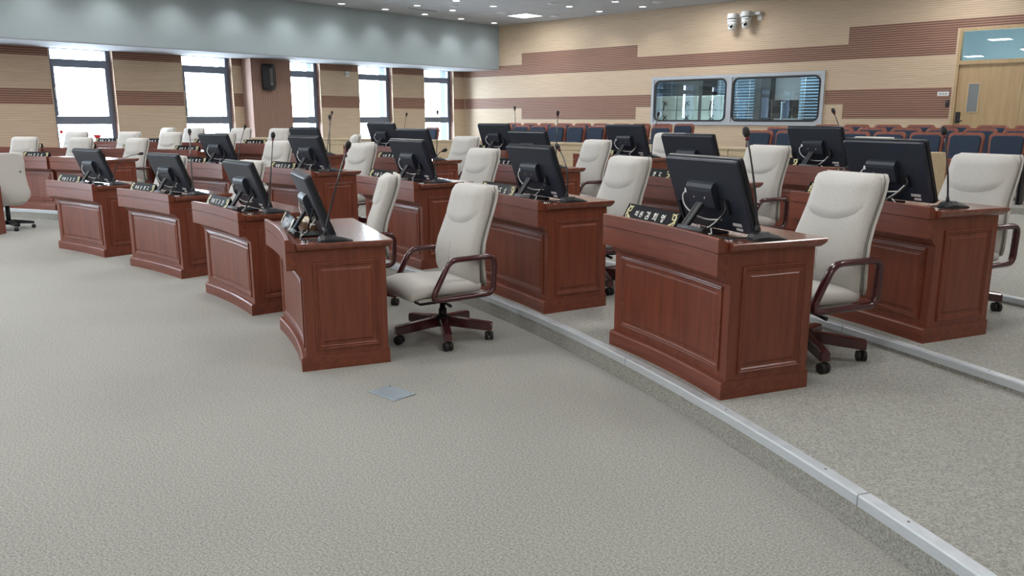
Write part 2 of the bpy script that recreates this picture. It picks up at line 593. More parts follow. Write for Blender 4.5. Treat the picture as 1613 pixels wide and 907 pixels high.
for i, (y0, y1) in enumerate(WIN):
    wr = window(i + 1, y0, y1)
    if i == 0:
        zc_ = SZ(1.26) - SILL
        part('round_sticker', MB().lathe([(0.037, -0.001), (0.037, 0.001), (0.001, 0.001)], 20), 'red_sticker', wr, (0.006, -0.47, zc_)).rotation_euler = (0, pi / 2, 0)
        tri = MB().prism([(0.14, SZ(1.20) - SILL), (0.32, SZ(1.20) - SILL), (0.23, SZ(1.06) - SILL)], 0.0045, 0.006, 'x')
        part('triangle_sticker', tri, 'red_sticker', wr)
for i, (y0, y1) in enumerate(WIN_OFF):
    window(i + 6, y0, y1)
# daylight portals in the openings
for i, (y0, y1) in enumerate(allw):
    ld = bpy.data.lights.new('window_portal', 'AREA')
    ld.shape = 'RECTANGLE'; ld.size = ZS - SILL; ld.size_y = y1 - y0
    ld.cycles.is_portal = True
    lo = bpy.data.objects.new('window_portal', ld); COL.objects.link(lo)
    lo.location = (XO - 0.02, (y0 + y1) / 2, (ZS + SILL) / 2)
    lo.rotation_euler = (0, -pi / 2, 0)

# ---------------- door with glazed transom
root = sroot('door_1', (DX0, YW, DZ0))
dw, dh = DX1 - DX0, DZ1 - DZ0
tz = SZ(2.43) - DZ0
f = MB()
f.box(0, 0.05, -0.03, 0.12, 0, dh); f.box(dw - 0.05, dw, -0.03, 0.12, 0, dh)
f.box(0.05, dw - 0.05, -0.03, 0.12, dh - 0.045, dh); f.box(0.05, dw - 0.05, -0.03, 0.12, tz, tz + 0.07)
part('door_frame', f, 'door_wood', root)
part('transom_glass', MB().box(0.05, dw - 0.05, 0.03, 0.04, tz + 0.07, dh - 0.045), 'transom_glass', root)
for s_ in (0, 1):
    x0 = 0.052 if s_ == 0 else dw / 2 + 0.003
    x1 = dw / 2 - 0.003 if s_ == 0 else dw - 0.052
    leaf = part('door_leaf', MB().box(x0, x1, 0.02, 0.065, 0.01, tz - 0.003), 'door_wood', root)
    sx0, sx1 = (0.25, 0.43) if s_ == 0 else (dw - 0.43, dw - 0.25)
    part('vision_panel', MB().box(sx0, sx1, 0.012, 0.02, SZ(1.62) - DZ0, SZ(2.10) - DZ0), 'frosted', leaf)
    fr = MB()
    for a, b_, c, d in ((sx0 - 0.012, sx0, SZ(1.61), SZ(2.11)), (sx1, sx1 + 0.012, SZ(1.61), SZ(2.11)), (sx0, sx1, SZ(2.10), SZ(2.112)), (sx0, sx1, SZ(1.608), SZ(1.62))):
        fr.box(a, b_, 0.008, 0.02, c - DZ0, d - DZ0)
    part('vision_frame', fr, 'maple', leaf)
    if s_ == 0:
        lk = MB().bbox(0.075, 0.155, -0.005, 0.02, SZ(1.43) - DZ0, SZ(1.62) - DZ0, 0.006)
        lk.bbox(0.09, 0.21, -0.045, -0.025, 1.455 - DZ0, 1.475 - DZ0, 0.005).bbox(0.09, 0.112, -0.03, 0.0, 1.455 - DZ0, 1.475 - DZ0, 0.004)
        part('lever_lock', lk, 'black_plastic', leaf)
struct('wall_corridor', MB().box(DX0 - 0.6, DX1 + 0.8, YW + 1.9, YW + 2.0, 0, ZC).box(DX0 - 0.7, DX0 - 0.6, YW + TH, YW + 2.0, 0, ZC).box(DX1 + 0.8, DX1 + 0.9, YW + TH, YW + 2.0, 0, ZC)
       .box(DX0 - 0.7, DX1 + 0.9, YW + TH, YW + 2.0, ZC, ZC + 0.1), 'bulkhead_paint')

# ---------------- control-room window and the booth behind it
root = sroot('window_12', (0, YW, 0))
BM = -8.34 * K
b = MB()
for x0, x1, z0, z1 in ((BX0, BX0 + 0.07, BZ0, BZ1), (BX1 - 0.07, BX1, BZ0, BZ1), (BM - 0.06, BM + 0.06, BZ0 + 0.07, BZ1 - 0.07), (BX0 + 0.07, BX1 - 0.07, BZ1 - 0.07, BZ1), (BX0 + 0.07, BX1 - 0.07, BZ0, BZ0 + 0.07)):
    b.box(x0, x1, -0.035, 0.10, z0, z1)
part('window_frame', b, 'booth_frame_metal', root)
for x0, x1 in ((BX0 + 0.07, BM - 0.06), (BM + 0.06, BX1 - 0.07)):
    cx_, cz_ = (x0 + x1) / 2, (BZ0 + BZ1) / 2
    w_, h_ = x1 - x0, BZ1 - BZ0 - 0.14
    # corner filler plate with a rounded opening, then black gasket, then the pane
    outer = []; n = 6
    inner = rr_loop(w_ - 0.02, h_ - 0.02, 0.15, n)
    for i, p in enumerate(inner):
        c = i // (n + 1)
        outer.append(((1 if c in (0, 3) else -1) * w_ / 2, (1 if c in (0, 1) else -1) * h_ / 2))
    rs = [[(cx_ + p[0], yy, cz_ + p[1]) for p in loop_] for loop_, yy in ((outer, -0.012), (inner, -0.012), (inner, 0.03), (outer, 0.03))]
    part('corner_plate', MB().rings(rs, loop=True, smooth=False), 'booth_frame_metal', root)
    a_ = rr_loop(w_ - 0.02, h_ - 0.02, 0.15, n); c_ = rr_loop(w_ - 0.10, h_ - 0.10, 0.11, n)
    rs = [[(cx_ + p[0], yy, cz_ + p[1]) for p in loop_] for loop_, yy in ((a_, -0.022), (c_, -0.022), (c_, 0.03), (a_, 0.03))]
    part('gasket', MB().rings(rs, loop=True, smooth=False), 'black_rubber', root)
    part('pane', MB().prism([(cx_ + p[0], cz_ + p[1]) for p in c_], 0.0, 0.008, 'y'), 'booth_glass', root)
# booth shell
BY0, BY1 = YW + TH, YW + 2.6
BL, BR_ = -12.6, -5.9
for nm, bb in (('rear', (BL, BR_, BY1, BY1 + 0.1, 0.3, 3.1)), ('left', (BL - 0.1, BL, BY0, BY1 + 0.1, 0.3, 3.1)), ('right', (BR_, BR_ + 0.1, BY0, BY1 + 0.1, 0.3, 3.1)), ('top', (BL - 0.1, BR_ + 0.1, BY0, BY1 + 0.1, 3.1, 3.2)), ('bottom', (BL - 0.1, BR_ + 0.1, BY0, BY1 + 0.1, 0.2, 0.3))):
    struct('wall_booth_' + nm, MB().box(*bb), 'booth_wall_grey')
part('dark_column', MB().box(-9.50, -9.25, BY1 - 0.3, BY1, 0.3, 3.1), 'booth_dark', bpy.data.objects['wall_booth_rear'])
part('dark_column', MB().box(-8.3, -7.3, BY1 - 0.5, BY1, 0.3, 3.1), 'booth_dark', bpy.data.objects['wall_booth_rear'])
part('dark_column', MB().box(-11.2, -10.9, BY1 - 0.25, BY1, 0.3, 3.1), 'booth_dark', bpy.data.objects['wall_booth_rear'])


def blind(x0, x1, z0, z1, label, y=BY0 + 1.9):
    t = thing('venetian_blind', label, 'blind', ((x0 + x1) / 2, y, z0), 0, 'blinds in the control booth')
    w_ = x1 - x0; n = int((z1 - z0) / 0.075)
    me = MB().add([(-w_ / 2, -0.03, -0.022), (w_ / 2, -0.03, -0.022), (w_ / 2, 0.03, 0.022), (-w_ / 2, 0.03, 0.022),
                   (-w_ / 2, -0.03, -0.019), (w_ / 2, -0.03, -0.019), (w_ / 2, 0.03, 0.025), (-w_ / 2, 0.03, 0.025)],
                  [(3, 2, 1, 0), (4, 5, 6, 7), (0, 1, 5, 4), (1, 2, 6, 5), (2, 3, 7, 6), (3, 0, 4, 7)]).mesh('slat')
    for i in range(n):
        link('slat', me, 'blind_slat', t, (0, 0, 0.04 + i * (z1 - z0 - 0.06) / n))
    part('head_rail', MB().box(-w_ / 2, w_ / 2, -0.03, 0.03, z1 - z0 - 0.02, z1 - z0 + 0.03), 'booth_frame_metal', t)
    part('hanger', MB().box(-w_ / 2 + 0.02, w_ / 2 - 0.02, -0.012, 0.012, z1 - z0 + 0.03, 3.1 - z0), 'booth_frame_metal', t)
    for q in (-0.3, 0.3):
        part('cord', MB().tube([(q * w_, -0.034, 0), (q * w_, -0.034, z1 - z0)], 0.004, 6), 'white_cable', t)
    return t


blind(-12.55, -11.85, 1.35, 2.85, 'venetian blind at left end of the control booth')
blind(-10.60, -10.28, 1.35, 2.85, 'narrow venetian blind beside the booth window mullion')
blind(-10.17, -9.58, 1.35, 2.85, 'venetian blind just right of the booth window mullion')
blind(-8.12, -7.50, 1.35, 2.85, 'venetian blind at right end of the control booth', BY0 + 1.3)
# booth desk and screens
t = thing('booth_counter', 'long white counter inside the glazed control booth', 'counter', (-9.5, BY0 + 0.5, 0.301))
part('top', MB().bbox(-2.5, 2.5, -0.3, 0.3, 1.0, 1.05, 0.006), 'desk_white', t)
for x_ in (-2.4, -0.1, 2.3):
    part('leg', MB().box(x_, x_ + 0.08, -0.25, 0.25, 0, 1.0), 'booth_dark', t)
ALTOP = 1.35


def pale_screen(x, z, label):
    t = thing('wall_monitor', label, 'monitor', (x, BY0 + 0.42, z), 0, 'pale-backed monitors in the control booth')
    part('panel', MB().bbox(-0.295, 0.295, 0.03, 0.06, -0.165, 0.175, 0.008), 'pale_screen_back', t)
    a = MB()
    for sx, sz in ((-1, -1), (1, -1), (1, 1), (-1, 1)):
        a.tube([(0, 0.01, 0), (sx * 0.055, 0.02, sz * 0.055)], 0.011, 6)
    a.tube([(-0.03, 0.015, -0.02), (-0.05, 0.0, -0.17)], 0.012, 6)
    part('bracket', a, 'black_plastic', t)


for i, x_ in enumerate((-11.29, -10.66, -9.97)):
    pale_screen(x_, 1.885, 'upper pale monitor in the booth, %s of three' % ('left', 'middle', 'right')[i])
    pale_screen(x_, 1.53, 'lower pale monitor in the booth, %s of three' % ('left', 'middle', 'right')[i])
t = thing('booth_monitor', 'black widescreen on silver stand in the right half of booth', 'monitor', (-8.17, BY0 + 0.5, ALTOP))
part('screen_panel', MB().bbox(-0.36, 0.36, 0.0, 0.04, 0.16, 0.58, 0.008), 'black_plastic', t)
part('stand', MB().bbox(-0.025, 0.025, -0.04, -0.01, 0.0, 0.55, 0.005).bbox(-0.025, 0.07, -0.04, 0.0, 0.52, 0.55, 0.005), 'chrome', t)
part('foot', MB().bbox(-0.13, 0.13, -0.12, 0.10, 0.0, 0.012, 0.004), 'chrome', t)
t = thing('cable_bundle', 'tangle of dark cables on booth counter beside the black monitor', 'cables', (-8.85, BY0 + 0.45, ALTOP))
for q in range(3):
    part('cable', MB().tube([(0.18 * cos(a / 3 + q) * (1 - 0.02 * a), 0.08 * sin(a / 3 + q), 0.02 + 0.03 * (1 + sin(a * 0.7 + q))) for a in range(22)], 0.008, 6), 'black_rubber', t)
ld = bpy.data.lights.new('booth_fill', 'AREA'); ld.shape = 'RECTANGLE'; ld.size = 3.5; ld.size_y = 0.5; ld.energy = 110  # unseen fill light added to brighten the booth, in place of its daylight
ld.color = (0.85, 0.95, 1.0)
lo = bpy.data.objects.new('booth_fill', ld); COL.objects.link(lo); lo.location = (-9.2, BY0 + 0.5, 3.05)

# ================================================================== CEILING FITTINGS


def downlight_proto():
    t = bpy.data.objects.new('downlight', None); COL.objects.link(t)
    part('trim_ring', MB().rings([[(r * cos(2 * pi * k / 24), r * sin(2 * pi * k / 24), z) for k in range(24)] for r, z in
                                  ((0.098, 0.002), (0.098, -0.008), (0.078, -0.010), (0.074, 0.002))], loop=True), 'white_plastic', t)
    part('lens', MB().lathe([(0.074, -0.001), (0.074, -0.006), (0.03, -0.009), (0.001, -0.010)], 24), 'lamp_glow', t)
    return t


DL = downlight_proto()
first = [True]


def downlight(x, y, label, spot=True, power=DOWN_W, ang=125):
    o = DL if first[0] else copy_tree(DL)
    first[0] = False
    o.location = (x, y, ZC)
    tag(o, label, 'ceiling light', 'round recessed downlights')
    if spot:
        ld = bpy.data.lights.new('downlight_lamp', 'SPOT')
        ld.energy = power; ld.spot_size = radians(ang); ld.spot_blend = 0.8; ld.shadow_soft_size = 0.07; ld.color = LAMP_COL
        lo = bpy.data.objects.new('downlight_lamp', ld); COL.objects.link(lo); lo.parent = o; lo.location = (0, 0, -0.03)
    return o


names_w = ['nearest the rear wall', 'second from the rear wall', 'third from the rear wall', 'fourth from the rear wall', 'fifth from the rear wall']
yy = 15.40 * K
i = 0
while yy > -4:
    lab = ('round downlight in the row along the grey bulkhead, %s' % names_w[i]) if i < 5 else 'round downlight in the row along the grey bulkhead beyond the frame'
    downlight(-14.66 * K, yy, lab, True, DOWN_W * 1.3, 120)
    yy -= 1.172 * K; i += 1
for (x_, y_, lab) in ((-13.68, 13.02, 'left rear'), (-13.68, 11.97, 'left front'), (-12.55, 13.16, 'right rear'), (-12.55, 12.05, 'right front')):
    downlight(x_ * K, y_ * K, 'downlight of the square group near the bulkhead, %s one' % lab)
for (x_, y_, lab) in ((-11.36, 15.40, 'left rear'), (-11.36, 14.30, 'left front'), (-10.20, 15.40, 'right rear'), (-10.20, 14.38, 'right front')):
    downlight(x_ * K, y_ * K, 'downlight of the square group near the rear wall, %s one' % lab)


def light_panel(x, y, label, power=PANEL_W):
    t = thing('light_panel', label, 'ceiling light', (x, y, ZC), 0, 'square light panels in the ceiling')
    me = 'light_panel_frame'
    part('frame', MB().rings([[(p[0], p[1], z) for p in rr_loop(w_, w_, 0.004, 1)] for w_, z in ((0.68, 0.002), (0.68, -0.010), (0.64, -0.010), (0.64, 0.002))], loop=True, smooth=False), 'white_plastic', t)
    part('diffuser', MB().box(-0.32, 0.32, -0.32, 0.32, -0.006, 0.0), 'panel_glow', t)
    ld = bpy.data.lights.new('panel_lamp', 'AREA'); ld.shape = 'SQUARE'; ld.size = 0.62; ld.energy = power; ld.color = LAMP_COL
    lo = bpy.data.objects.new('panel_lamp', ld); COL.objects.link(lo); lo.parent = t; lo.location = (0, 0, -0.015)
    return t


for i, cx_ in enumerate(CELLX):
    for j, cy_ in enumerate(CELLY):
        if (i + j) % 2 == 0 and cx_ < XR - 0.4 and cy_ > YF + 0.4:
            light_panel(cx_, cy_, 'bright square light panel in the ceiling near the rear corner' if i == j == 0 else 'square light panel in the ceiling outside the frame', PANEL_W * (0.75 if cx_ > -4.5 else 1.5 if cy_ < 2 else 0.75))


def vent(x, y, r, label):
    t = thing('air_diffuser', label, 'air vent', (x * K, y * K, ZC), 0, 'round white vents in the ceiling')
    part('rim', MB().rings([[(q * cos(2 * pi * k / 24), q * sin(2 * pi * k / 24), z) for k in range(24)] for q, z in ((r, 0.002), (r, -0.012), (r * 0.8, -0.014), (r * 0.78, 0.002))], loop=True), 'white_plastic', t)
    part('cone', MB().lathe([(r * 0.55, 0.001), (r * 0.6, -0.02), (r * 0.2, -0.022), (0.01, -0.022)], 24), 'white_plastic', t)


vent(-13.12, 12.55, 0.12, 'round white ceiling vent among the four downlights near bulkhead')
vent(-13.12, 14.05, 0.14, 'round white ceiling vent left of the bright square panel')
vent(-11.34, 13.70, 0.12, 'round white ceiling vent near top of the photo centre')
vent(-12.61, 15.30, 0.13, 'round white ceiling vent right of the bright square panel')
vent(-9.57, 15.03, 0.14, 'round white ceiling vent closest to the wall cameras')
for (x_, y_, lab) in ((-14.55, 12.5, 'farther'), (-14.3, 10.2, 'nearer')):
    t = thing('slot_diffuser', '%s slim slot vent in the ceiling beside the bulkhead lights' % lab, 'air vent', ((x_ + 0.45) * K, y_ * K, ZC))
    part('frame', MB().box(-0.06, 0.06, -0.5, 0.5, -0.006, 0.001), 'white_plastic', t)
    for q in (-0.03, 0.0, 0.03):
        part('slot', MB().box(q - 0.008, q + 0.008, -0.48, 0.48, -0.008, -0.0055), 'booth_dark', t)

# ================================================================== WALL FITTINGS
t = thing('loudspeaker', 'slim black loudspeaker high on the slatted pilaster', 'speaker', (PILX, 9.64 * K, SZ(2.11)))
poly = [(0.0, -0.15), (0.07, -0.16), (0.19, -0.05), (0.20, 0.03), (0.13, 0.15), (0.0, 0.15)]
part('cabinet', MB().rings([[(0.02 + p[0] * k, p[1] * k2, z) for p in poly] for k, k2, z in ((0.80, 0.86, 0.0), (0.93, 0.96, 0.06), (1, 1, 0.2), (1, 1, 0.42), (0.93, 0.96, 0.54), (0.80, 0.86, 0.60))], smooth=False), 'black_plastic', t)
part('grille', MB().box(0.214, 0.222, -0.045, 0.028, 0.10, 0.50), 'gunmetal', t)
part('badge', MB().box(0.222, 0.225, -0.02, 0.024, 0.135, 0.150), 'chrome', t)
part('bracket', MB().box(0.0, 0.03, -0.05, 0.05, 0.2, 0.4), 'black_plastic', t)

t = thing('wall_box', 'small white device box on the wall between two windows', 'device', (XW + 0.006, 12.03 * K, SZ(2.50)))
part('housing', MB().bbox(0, 0.05, -0.055, 0.055, 0, 0.13, 0.008), 'white_plastic', t)
part('front_grille', MB().bbox(0.045, 0.056, -0.035, 0.035, 0.03, 0.10, 0.004), 'booth_frame_metal', t)


def ptz(x, z, label, ln=0.24):
    t = thing('dome_camera', label, 'camera', (x * K, YW, SZ(z)), 0, 'pair of cameras on the rear wall')
    part('wall_plate', MB().bbox(ln - 0.11, ln, -0.03, 0.0, -0.06, 0.12, 0.006), 'white_plastic', t)
    part('arm', MB().bbox(-0.02, ln - 0.01, -0.12, -0.02, 0.05, 0.12, 0.01), 'white_plastic', t)
    part('collar', MB().lathe([(0.11, 0.13), (0.115, 0.12), (0.115, 0.03), (0.10, 0.02)], 20, (-0.05, -0.20, 0)), 'white_plastic', t)
    part('groove', MB().lathe([(0.10, 0.022), (0.10, 0.0)], 20, (-0.05, -0.20, 0)), 'black_plastic', t)
    part('ring', MB().lathe([(0.112, 0.002), (0.112, -0.035), (0.10, -0.045)], 20, (-0.05, -0.20, 0)), 'white_plastic', t)
    part('body', MB().lathe([(0.105, -0.05), (0.10, -0.10), (0.085, -0.19), (0.065, -0.225), (0.02, -0.235)], 20, (-0.05, -0.20, 0)), 'white_plastic', t)
    lens_o = part('lens', MB().lathe([(0.032, -0.03), (0.034, 0.0), (0.028, 0.012), (0.005, 0.008)], 16), 'lens_black', t, (-0.03, -0.285, -0.155))
    lens_o.rotation_euler = (radians(100), 0, radians(18))
    part('lens_hood', MB().tube([(-0.045 + 0.05 * cos(a), -0.289 - 0.006 * sin(a), -0.15 + 0.055 * sin(a)) for a in [pi * k / 8 for k in range(9)]], 0.007, 6), 'black_plastic', t)


ptz(-8.23, 3.50, 'left one of two white dome cameras on rear wall', 0.16)
ptz(-7.92, 3.52, 'right one of two white dome cameras on rear wall')

t = thing('switch_plate', 'small pale plate with three marks beside the door', 'switch plate', (-4.185 * K, YW - 0.006, SZ(1.90)))
part('plate', MB().bbox(-0.105, 0.105, -0.012, 0, 0, 0.085, 0.004), 'white_plastic', t)
for q in (-0.05, 0.0, 0.05):
    part('mark', MB().box(q - 0.012, q + 0.012, -0.0135, -0.0115, 0.03, 0.05), 'grey_plastic', t)
t = thing('card_reader', 'black card reader on slatted wall beside the door frame', 'card reader', (-4.10 * K, YW - 0.006, SZ(1.715)))
part('body', MB().bbox(-0.03, 0.03, -0.03, 0, 0, 0.125, 0.006), 'black_plastic', t)
part('display', MB().box(-0.018, 0.018, -0.032, -0.0295, 0.07, 0.105), 'grey_plastic', t)

t = thing('floor_outlet', 'square metal outlet cover set in the carpet near front desk', 'floor box', (-3.353, 2.681, 0), radians(0))
part('cover', MB().bbox(-0.112, 0.112, -0.078, 0.078, 0.001, 0.006, 0.002), 'satin_metal_plate', t)
part('flap', MB().bbox(0.02, 0.10, -0.07, 0.0, 0.006, 0.0085, 0.001), 'satin_metal_plate', t)
for sx in (-0.09, 0.09):
    part('screw', MB().lathe([(0.006, 0.006), (0.006, 0.0075), (0.001, 0.0075)], 8, (sx, 0.06, 0)), 'chrome', t)

# ================================================================== LOW TIMBER PARTITION behind the desks
PR, PZ0, PZ1 = 20.55, ZL[4], 1.10
t = thing('low_partition', 'low curved pale wood partition behind the rearmost desks', 'partition', (0, 0, 0))
PT0, PT1 = 73.9, 113.5


def arc_piece(r0, r1, t0, t1, z0, z1, n=6):
    rs = []
    for i in range(n + 1):
        th = t0 + (t1 - t0) * i / n
        rs.append([(*polar(r0, th), z0), (*polar(r0, th), z1), (*polar(r1, th), z1), (*polar(r1, th), z0)])
    return MB().rings(rs, smooth=False)


part('core', arc_piece(PR + 0.02, PR + 0.10, PT0 + 0.05, PT1, PZ0, PZ1 - 0.03, 30), 'maple', t)
part('cap_rail', arc_piece(PR - 0.03, PR + 0.14, PT0, PT1, PZ1 - 0.03, PZ1, 30), 'maple', t)
th = PT0 + 0.4
dth = 2.55
while th < PT1 - 0.2:
    te = min(th + dth, PT1)
    part('panel', arc_piece(PR, PR + 0.021, th + 0.02, te - 0.02, PZ0 + 0.08, PZ1 - 0.135), 'maple', t)
    part('top_panel', arc_piece(PR, PR + 0.021, th + 0.02, te - 0.02, PZ1 - 0.125, PZ1 - 0.031), 'maple', t)
    th = te
part('plinth', arc_piece(PR + 0.005, PR + 0.021, PT0 + 0.4, PT1, PZ0, PZ0 + 0.07, 30), 'maple', t)
part('end_post', arc_piece(PR - 0.05, PR + 0.40, PT0 - 0.05, PT0 + 0.35, PZ0, PZ1 + 0.012, 2), 'maple', t)

# ================================================================== AUDIENCE SEATS
for (y0, z, k) in ((12.35, 0.345, 4), (13.45, 0.395, 5), (14.45, 0.435, 6)):
    struct('floor_tier_%d' % k, MB().box(-15.5, 2.9, y0, YW - 0.001, ZL[4] - 0.001 if k == 4 else z - 0.055, z), 'carpet')


def audience_seat():
    t = bpy.data.objects.new('audience_seat', None); COL.objects.link(t)
    # shell: rounded panel leaning back
    def panel(w0, w1, z0, z1, y_, th_, r, lean):
        loop_ = []
        n = 5
        pts = [(w0 / 2, z0, 90, 0.02), ]
        out = []
        for (cx_, cz_, a0, rr) in ((w1 / 2 - r, z1 - r, 0, r), (-w1 / 2 + r, z1 - r, 90, r), (-w0 / 2 + 0.02, z0 + 0.02, 180, 0.02), (w0 / 2 - 0.02, z0 + 0.02, 270, 0.02)):
            for k in range(n + 1):
                a = radians(a0 + 90 * k / n)
                out.append((cx_ + rr * cos(a), cz_ + rr * sin(a)))
        f = lambda p, yy: (p[0], yy + (p[1] - z0) * lean, p[1])
        sh = lambda k: [(p[0] * k, z0 + (p[1] - z0) * k + (z1 - z0) * (1 - k) / 2) for p in out]
        return MB().rings([[f(p, y_ - th_ / 2) for p in sh(0.96)], [f(p, y_ - th_ / 2 + 0.01) for p in out], [f(p, y_ + th_ / 2 - 0.01) for p in out], [f(p, y_ + th_ / 2) for p in sh(0.97)]], smooth=False)
    part('back_shell', panel(0.44, 0.47, 0.36, 0.965, 0.10, 0.055, 0.07, 0.16), 'seat_shell_wood', t)
    part('back_pad', panel(0.37, 0.395, 0.42, 0.925, 0.072, 0.07, 0.055, 0.16), 'navy_fabric', t)
    part('seat_panel', MB().bbox(-0.215, 0.215, -0.055, -0.03, 0.24, 0.60, 0.01), 'seat_shell_wood', t)
    part('seat_pad', MB().bbox(-0.205, 0.205, -0.03, 0.05, 0.26, 0.635, 0.02, 3), 'navy_fabric', t)
    for s_ in (-1, 1):
        part('arm_rest', MB().bbox(s_ * 0.243 - 0.0155, s_ * 0.243 + 0.0155, -0.20, 0.12, 0.58, 0.61, 0.01), 'seat_shell_wood', t)
        part('arm_support', MB().bbox(s_ * 0.243 - 0.010, s_ * 0.243 + 0.010, -0.10, 0.10, 0.0, 0.58, 0.004), 'black_plastic', t)
    return t


AS = audience_seat()
SEATS = []
# rows: y, floor z, list of x
rightb = {'front': (13.0, 0.345, [-3.57 + 0.525 * k for k in range(-5, 4)]),
          'middle': (14.0, 0.395, [-3.63 + 0.535 * k for k in range(-5, 4)]),
          'back': (15.0, 0.435, [-3.69 + 0.54 * k for k in range(-4, 4)])}
leftb = {'middle': (14.0, 0.395, [-12.50 + 0.535 * k for k in range(-1, 8)]),
         'back': (15.0, 0.435, [-13.65 + 0.535 * k for k in range(0, 10)])}
used = False
for side, bl in (('right', rightb), ('left', leftb)):
    for rn, (y_, z_, xl) in bl.items():
        for i, x_ in enumerate(xl):
            o = copy_tree(AS) if used else AS
            used = True
            o.location = (x_, y_ - 0.14, z_)
            n_ = len(xl)
            rowname = {'front': 'front', 'middle': 'middle' if side == 'right' else 'front', 'back': 'back'}[rn]
            o_ = ['first', 'second', 'third', 'fourth', 'fifth', 'sixth', 'seventh', 'eighth', 'ninth', 'tenth'][i]
            tag(o, 'navy audience seat, %s from left in %s row of the %s block' % (o_, rowname, side), 'seat', 'navy audience seats with wooden shells')
o = copy_tree(AS); o.location = (-14.35, 12.75, 0.345)
tag(o, 'lone navy audience seat at far left beside the last window', 'seat', 'navy audience seats with wooden shells')
# ================================================================== COUNCIL DESKS
HW = 0.555
SAG = 0.030


def cfront(x):
    return SAG * (1 - (x / HW) ** 2)


STN = [-1 + 2 * i / 10 for i in range(11)]


def loft_x(prof, hw, hw_list=None):
    """prof: (y, z, front?) closed outline swept across the desk; front points follow the concave front"""
    rs = []
    for u in STN:
        x_ = u * hw
        rs.append([(x_, y_ + (cfront(x_) if fr else 0), z_) for y_, z_, fr in prof])
    return MB().rings(rs, smooth=False)


def panel_rings(u0, u1, z0, z1, spec, place, nu=8, fill=True):
    """moulded rectangular panel: spec = [(inset, height)] rings, last ring filled"""
    rings = []
    for ins, h in spec:
        a, b_, c, d = u0 + ins, u1 - ins, z0 + ins, z1 - ins
        r = [(a + (b_ - a) * i / nu, c) for i in range(nu + 1)] + [(b_ - (b_ - a) * i / nu, d) for i in range(nu + 1)]
        rings.append([place(p[0], p[1], h) for p in r])
    mb = MB().rings(rings, cap=False, smooth=False)
    if fill:
        n = len(rings[0]); base = (len(rings) - 1) * n
        for i in range(nu):
            mb.f.append((base + i, base + i + 1, base + n - 2 - i, base + n - 1 - i)); mb.smooth.append(False)
    return mb


MOULD = [(0, 0), (0, 0.008), (0.009, 0.010), (0.013, 0.005), (0.020, 0.007), (0.026, 0.001), (0.031, -0.005)]
FIELD = [(0.029, -0.006), (0.034, -0.004), (0.050, 0.003), (0.054, 0.0065)]


def make_desk():
    t = bpy.data.objects.new('council_desk', None); COL.objects.link(t)
    F, B = True, False
    fbo = part('front_board', loft_x([(0.028, 0.085, F), (0.028, 0.575, F), (0.012, 0.590, F), (-0.018, 0.628, F), (-0.018, 0.735, F), (0.060, 0.735, F), (0.060, 0.085, F)], 0.548), 'cherry_vertical_grain', t)
    part('front_plinth', loft_x([(0.0, 0.0, F), (0.0, 0.078, F), (0.006, 0.088, F), (0.022, 0.092, F), (0.060, 0.092, F), (0.060, 0.0, F)], 0.552), 'cherry_long_grain', t)
    ebo = {}
    for s_ in (-1, 1):
        xa, xb = sorted((s_ * 0.5075, s_ * 0.5477))
        ebo[s_] = part('end_board', MB().box(xa, xb, 0.045 + cfront(0.53), 0.535, 0.085, 0.735), 'cherry_vertical_grain', t)
        xa, xb = sorted((s_ * 0.505, s_ * 0.5517))
        part('end_plinth', MB().box(xa, xb, 0.045 + cfront(0.53), 0.545, 0.0, 0.092), 'cherry_long_grain', t)
    part('fascia', loft_x([(-0.060, 0.626, F), (-0.060, 0.7355, F), (0.0, 0.7355, F), (0.0, 0.626, F)], 0.555), 'cherry_long_grain', t)
    part('front_lip', loft_x([(-0.061, 0.7385, F), (-0.061, 0.805, F), (-0.058, 0.809, F), (-0.040, 0.809, F), (-0.012, 0.786, F), (0.0, 0.783, F), (0.0, 0.7385, F)], 0.556), 'cherry_long_grain', t)
    # worktop with a moulded edge that oversails the ends
    rs = []
    wt = MB()
    for hw_, z_ in ((0.562, 0.7385), (0.575, 0.750), (0.585, 0.764), (0.587, 0.778), (0.583, 0.783)):
        ring = []
        for u in STN:
            xx = u * hw_; lim = max(-HW, min(HW, xx))
            ring.append((xx, 0.0 + cfront(lim) + 0.0005, z_))
        ring += [(hw_, 0.555 + (hw_ - 0.562) * 0.8, z_), (-hw_, 0.555 + (hw_ - 0.562) * 0.8, z_)]
        rs.append(ring)
    wt.rings(rs, smooth=False)
    wto = part('worktop', wt, 'cherry_top', t)
    pf = lambda u, z, h: (u, 0.028 + cfront(u) - h, z)
    fp = part('front_panel_moulding', panel_rings(-0.485, 0.485, 0.130, 0.560, MOULD, pf, 10, False), 'cherry_long_grain', fbo)
    part('front_panel', panel_rings(-0.485, 0.485, 0.130, 0.560, FIELD, pf, 10), 'cherry_vertical_grain', fbo)
    for s_ in (-1, 1):
        ps = (lambda u, z, h: (0.548 + h, u, z)) if s_ == 1 else (lambda u, z, h: (-0.548 - h, u, z))
        part('side_panel_moulding', panel_rings(0.095, 0.490, 0.125, 0.665, [(i_, h_ - 0.0004) for i_, h_ in MOULD], ps, 2, False), 'cherry_vertical_grain', ebo[s_])
        part('side_panel', panel_rings(0.095, 0.490, 0.125, 0.665, FIELD, ps, 2), 'cherry_vertical_grain', ebo[s_])
    part('cable_grommet', MB().lathe([(0.030, 0.783), (0.030, 0.787), (0.020, 0.788), (0.001, 0.788)], 16, (0.47, 0.075, 0)), 'chrome', wto)
    return t


DESK = make_desk()
